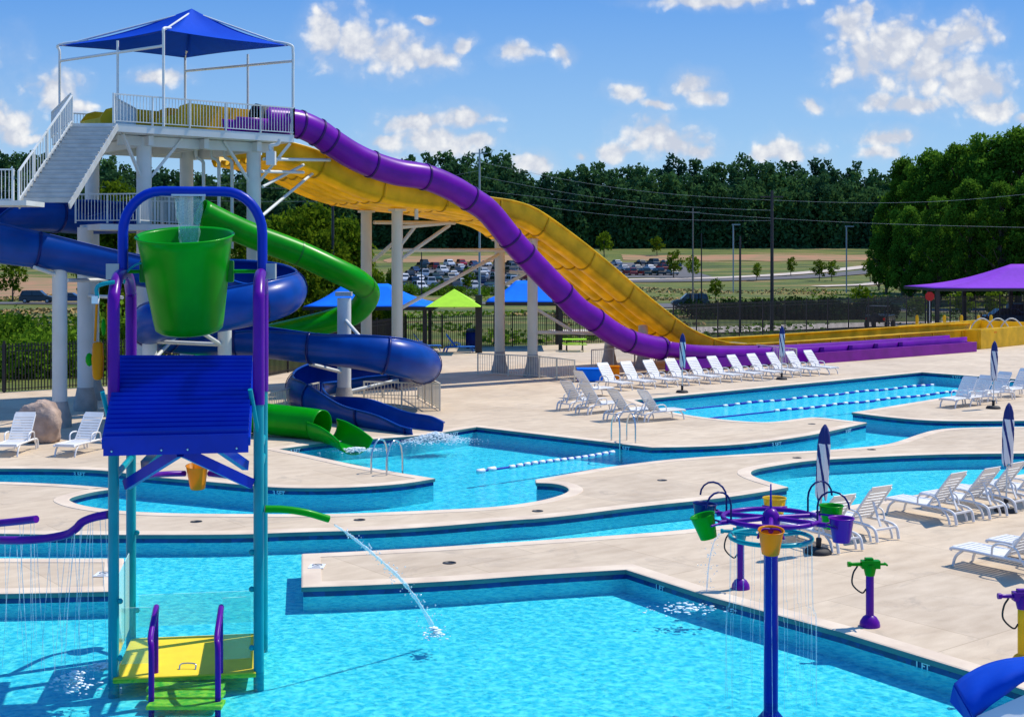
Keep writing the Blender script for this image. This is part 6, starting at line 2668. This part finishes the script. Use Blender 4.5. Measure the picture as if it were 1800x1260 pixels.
MT = [(502, 104, 9.6, 1, 'bushy olive tree just right of the tower'), (545, 101, 10.3, 1.05, 'bushy olive tree left of the dark pole'), (606, 103, 9.2, 1.0, 'bushy olive tree right of the dark pole'), (575, 96, 8.0, .95, 'lower bushy tree in front of the dark pole'),
      (636, 108, 7.2, .9, 'bushy tree behind the farther tall cream column'), (205, 128, 13.4, .85, 'green tree behind the tower stair'), (180, 140, 12.6, .8, 'green tree behind the stair, partly hidden'), (440, 115, 8.5, 1.0, 'bushy tree behind the tower column'),
      (530, 92, 6.0, 1.0, 'low leafy tree behind the blue canopy'), (660, 95, 5.0, .6, 'small leafy tree between the tall cream columns'), (690, 93, 5.4, .5, 'small dark leafy tree right of the nearer tall column'), (480, 95, 6.6, .9, 'leafy tree above the green tube bend')]
for i, (px, y, h, s_, lb) in enumerate(MT):
    pr_ = mid[i % 3]
    x = (px - CX) * y / F
    k = h / 9
    place(pr_[0], pr_[1], (x, y, -.3), rnd.uniform(0, 6.28), lb, 'bushy trees beyond the fence', (s_ * k * .8, s_ * k * .8, k))
sap = [[make_tree(300 + k, 5, 1.7, 1.2, M['leaf_mid'], 12, 120, .24), [False]] for k in range(2)]
SP = [(1062, 405, 407, 'young round tree above the yellow slide, left of two'), (1155, 410, 414, 'young round tree above the yellow slide, right of two'), (1184, 300, 440, 'small sapling by the right car lot'), (1218, 300, 448, 'sapling beside the distant path, left'),
      (1330, 290, 462, 'sapling beside the distant road left of the tall dark pole'), (1440, 290, 455, 'sapling beside the distant road right of the tall dark pole'), (1462, 290, 458, 'thin sapling beside the distant road'), (1258, 205, 488, 'bush on the slope right of the yellow drop'),
      (822, 240, 470, 'sapling among the parked cars'), (1515, 140, 500, 'leafy sapling behind the fence left of the jeep'), (1530, 280, 452, 'small dark tree at the foot of the right wood'), (960, 380, 440, 'small tree glimpsed left of the yellow drop'), (1390, 310, 452, 'sapling right of the tall dark pole'),
      (778, 236, 492, 'sapling at the near edge of the car park'), (22, 200, 455, 'spindly tree on the clay slope at far left'), (1690, 128, 508, 'leafy shrub under the purple canopy, left'), (1745, 128, 510, 'leafy shrub under the purple canopy, right'), (1610, 126, 520, 'leafy shrub left of the purple canopy')]
for i, (px, y, top, lb) in enumerate(SP):
    pr_ = sap[i % 2]
    x = (px - CX) * y / F
    zg = tz(x, y)
    h = H - (top - CY) * y / F - zg
    k = max(.3, h / 5)
    sx = k if y > 135 else k * 1.3
    place(pr_[0], pr_[1], (x, y, zg), rnd.uniform(0, 6.28), lb, 'young trees beyond the fence', (sx, sx, k))
# shrubs beyond the fence
shr = []
for k in range(3):
    rs = np.random.RandomState(400 + k)
    cs_ = [(rs.uniform(-1.2, 1.2), rs.uniform(-.8, .8), rs.uniform(.2, .9)) for _ in range(12)]
    rr_ = [(rs.uniform(.4, .75),) * 3 for _ in range(12)]
    o = bpy.data.objects.new('shrub', quad_mesh('shrub', leaf_cloud(rs, cs_, rr_, 420, .10), M['leaf_shrub']))
    COL.objects.link(o)
    tag(o, 'x', 'shrub', 'shrubs beyond the fence')
    shr.append([o, [False]])
names_ = []
for i in range(26):
    px = rnd.uniform(-20, 240)
    y = rnd.uniform(66, 96)
    x = (px - CX) * y / F
    s_ = rnd.uniform(1.0, 1.9)
    pr_ = shr[i % 3]
    place(pr_[0], pr_[1], (x, y, -.1), rnd.uniform(0, 6.28), 'rough green shrub in the thicket behind the left fence', 'thicket behind the left fence', (s_, s_, s_ * rnd.uniform(.7, 1.25)))
hed = []
M['leaf_hedge'] = leaf_mat('shade_darkened_hedge_foliage', (0.008, 0.022, 0.008), (0.035, 0.070, 0.012), 0.8, 0.1)  # backlit shade of the hedge put into a darker leaf colour
for k in range(3):
    rs = np.random.RandomState(420 + k)
    cs_ = [(rs.uniform(-1.4, 1.4), rs.uniform(-.8, .8), rs.uniform(.2, 1.2)) for _ in range(12)]
    rr_ = [(rs.uniform(.4, .75),) * 3 for _ in range(12)]
    o = bpy.data.objects.new('shrub', quad_mesh('shrub', leaf_cloud(rs, cs_, rr_, 420, .10), M['leaf_hedge']))
    COL.objects.link(o)
    tag(o, 'x', 'shrub', 'hedge behind the right fence')
    hed.append([o, [False]])
for i in range(34):
    px = 1225 + 320 * i / 33 + rnd.uniform(-5, 5)
    y = 134 + rnd.uniform(-2, 2)
    x = (px - CX) * y / F
    s_ = rnd.uniform(1.0, 1.5)
    pr_ = hed[i % 3]
    place(pr_[0], pr_[1], (x, y, tz(x, y)), rnd.uniform(0, 6.28), 'dark shrub in the hedge line behind the right fence', 'hedge behind the right fence', (s_, s_, s_ * .95))
for i in range(16):
    px = 470 + 420 * i / 15 + rnd.uniform(-8, 8)
    y = 232 + rnd.uniform(-3, 3)
    x = (px - CX) * y / F
    s_ = rnd.uniform(1.2, 1.9)
    pr_ = shr[i % 3]
    place(pr_[0], pr_[1], (x, y, tz(x, y)), rnd.uniform(0, 6.28), 'low shrub along the near edge of the far car park', 'shrubs along the car park', (s_, s_, s_ * .9))
# the wood on the skyline: one mass
rs = np.random.RandomState(9)
prof_ = [(-700, 255), (-200, 258), (0, 262), (40, 258), (80, 262), (110, 268), (180, 272), (250, 285), (330, 290), (500, 292), (640, 292), (705, 292), (725, 272), (745, 270), (765, 285), (780, 268), (810, 262), (850, 262), (885, 270), (915, 290), (945, 304), (975, 296), (1010, 288),
         (1060, 286), (1110, 280), (1150, 282), (1200, 276), (1260, 280), (1310, 276), (1360, 280), (1400, 286), (1450, 282), (1500, 290), (1560, 292), (1700, 285), (2000, 285), (2600, 285)]
cs_, rr_ = [], []
px = -700
while px < 2600:
    for row, (y, dh) in enumerate(((452, -9.5), (458, -6.0), (466, -2.5), (474, 0.0))):
        y += rs.uniform(-3, 3)
        p_ = px + rs.uniform(-8, 8)
        top = np.interp(p_, [a for a, _ in prof_], [b for _, b in prof_])
        zt_ = H - (top - CY) * y / F + dh + rs.uniform(-4.2, 1.4)
        x = (p_ - CX) * y / F
        zg = 8.5
        z = zt_
        w_ = rs.uniform(2.2, 3.4)
        lvl = 0
        while z > zg and lvl < 9:
            r1_ = w_ * (0.75 + .12 * lvl) * rs.uniform(.8, 1.1)
            cs_.append((x + rs.uniform(-1.2, 1.2) * (lvl > 0), y, z - r1_ * .8))
            rr_.append((r1_, r1_, r1_ * .9))
            z -= r1_ * 1.35
            lvl += 1
    px += 14
Vq = leaf_cloud(rs, cs_, rr_, 15.0, 0.8)
o = bpy.data.objects.new('distant_wood', quad_mesh('distant_wood', Vq, M['leaf_far']))
COL.objects.link(o)
tag(o, 'dark mixed wood along the skyline beyond the fields', 'wood', kind='stuff')

# weeds and dry tufts in the fields: uncountable ground cover
for nm, mt, seed, n, lab in (('weeds', M['leaf_shrub'], 31, 8000, 'green weeds growing through the fields beyond the fence'), ('dry_grass', mat('dry_straw', (0.42, 0.28, 0.10), 0.95), 32, 12000, 'dry tan tufts in the fields beyond the fence')):
    rs = np.random.RandomState(seed)
    P = []
    k = 0
    while len(P) < n and k < n * 6:
        k += 1
        y = 66 + 190 * rs.rand() ** 1.3
        x = (rs.uniform(-60, 1860) - CX) * y / F
        if y < fence_y(x) + 2.5 or (120 < y < 134 and x > -14) or (y < 84 and x > -12) or (163 < y < 200):
            continue
        if noise.noise(Vector((x * .06, y * .035, seed))) < .12:
            continue
        P.append((x, y, tz(x, y) + rs.uniform(.02, .22)))
    P = np.array(P)
    m_ = len(P)
    a = rs.normal(size=(m_, 3)) * (1, 1, .5)
    a /= np.linalg.norm(a, axis=1)[:, None]
    b = np.cross(a, rs.normal(size=(m_, 3)))
    b /= np.linalg.norm(b, axis=1)[:, None]
    q_ = rs.uniform(.10, .34, size=(m_, 1))
    a, b = a * q_, b * q_ * .6
    o = bpy.data.objects.new(nm, quad_mesh(nm, np.stack([P - a, P - b, P + a, P + b], axis=1).reshape(-1, 3), mt))
    COL.objects.link(o)
    tag(o, lab, 'weeds', kind='stuff')
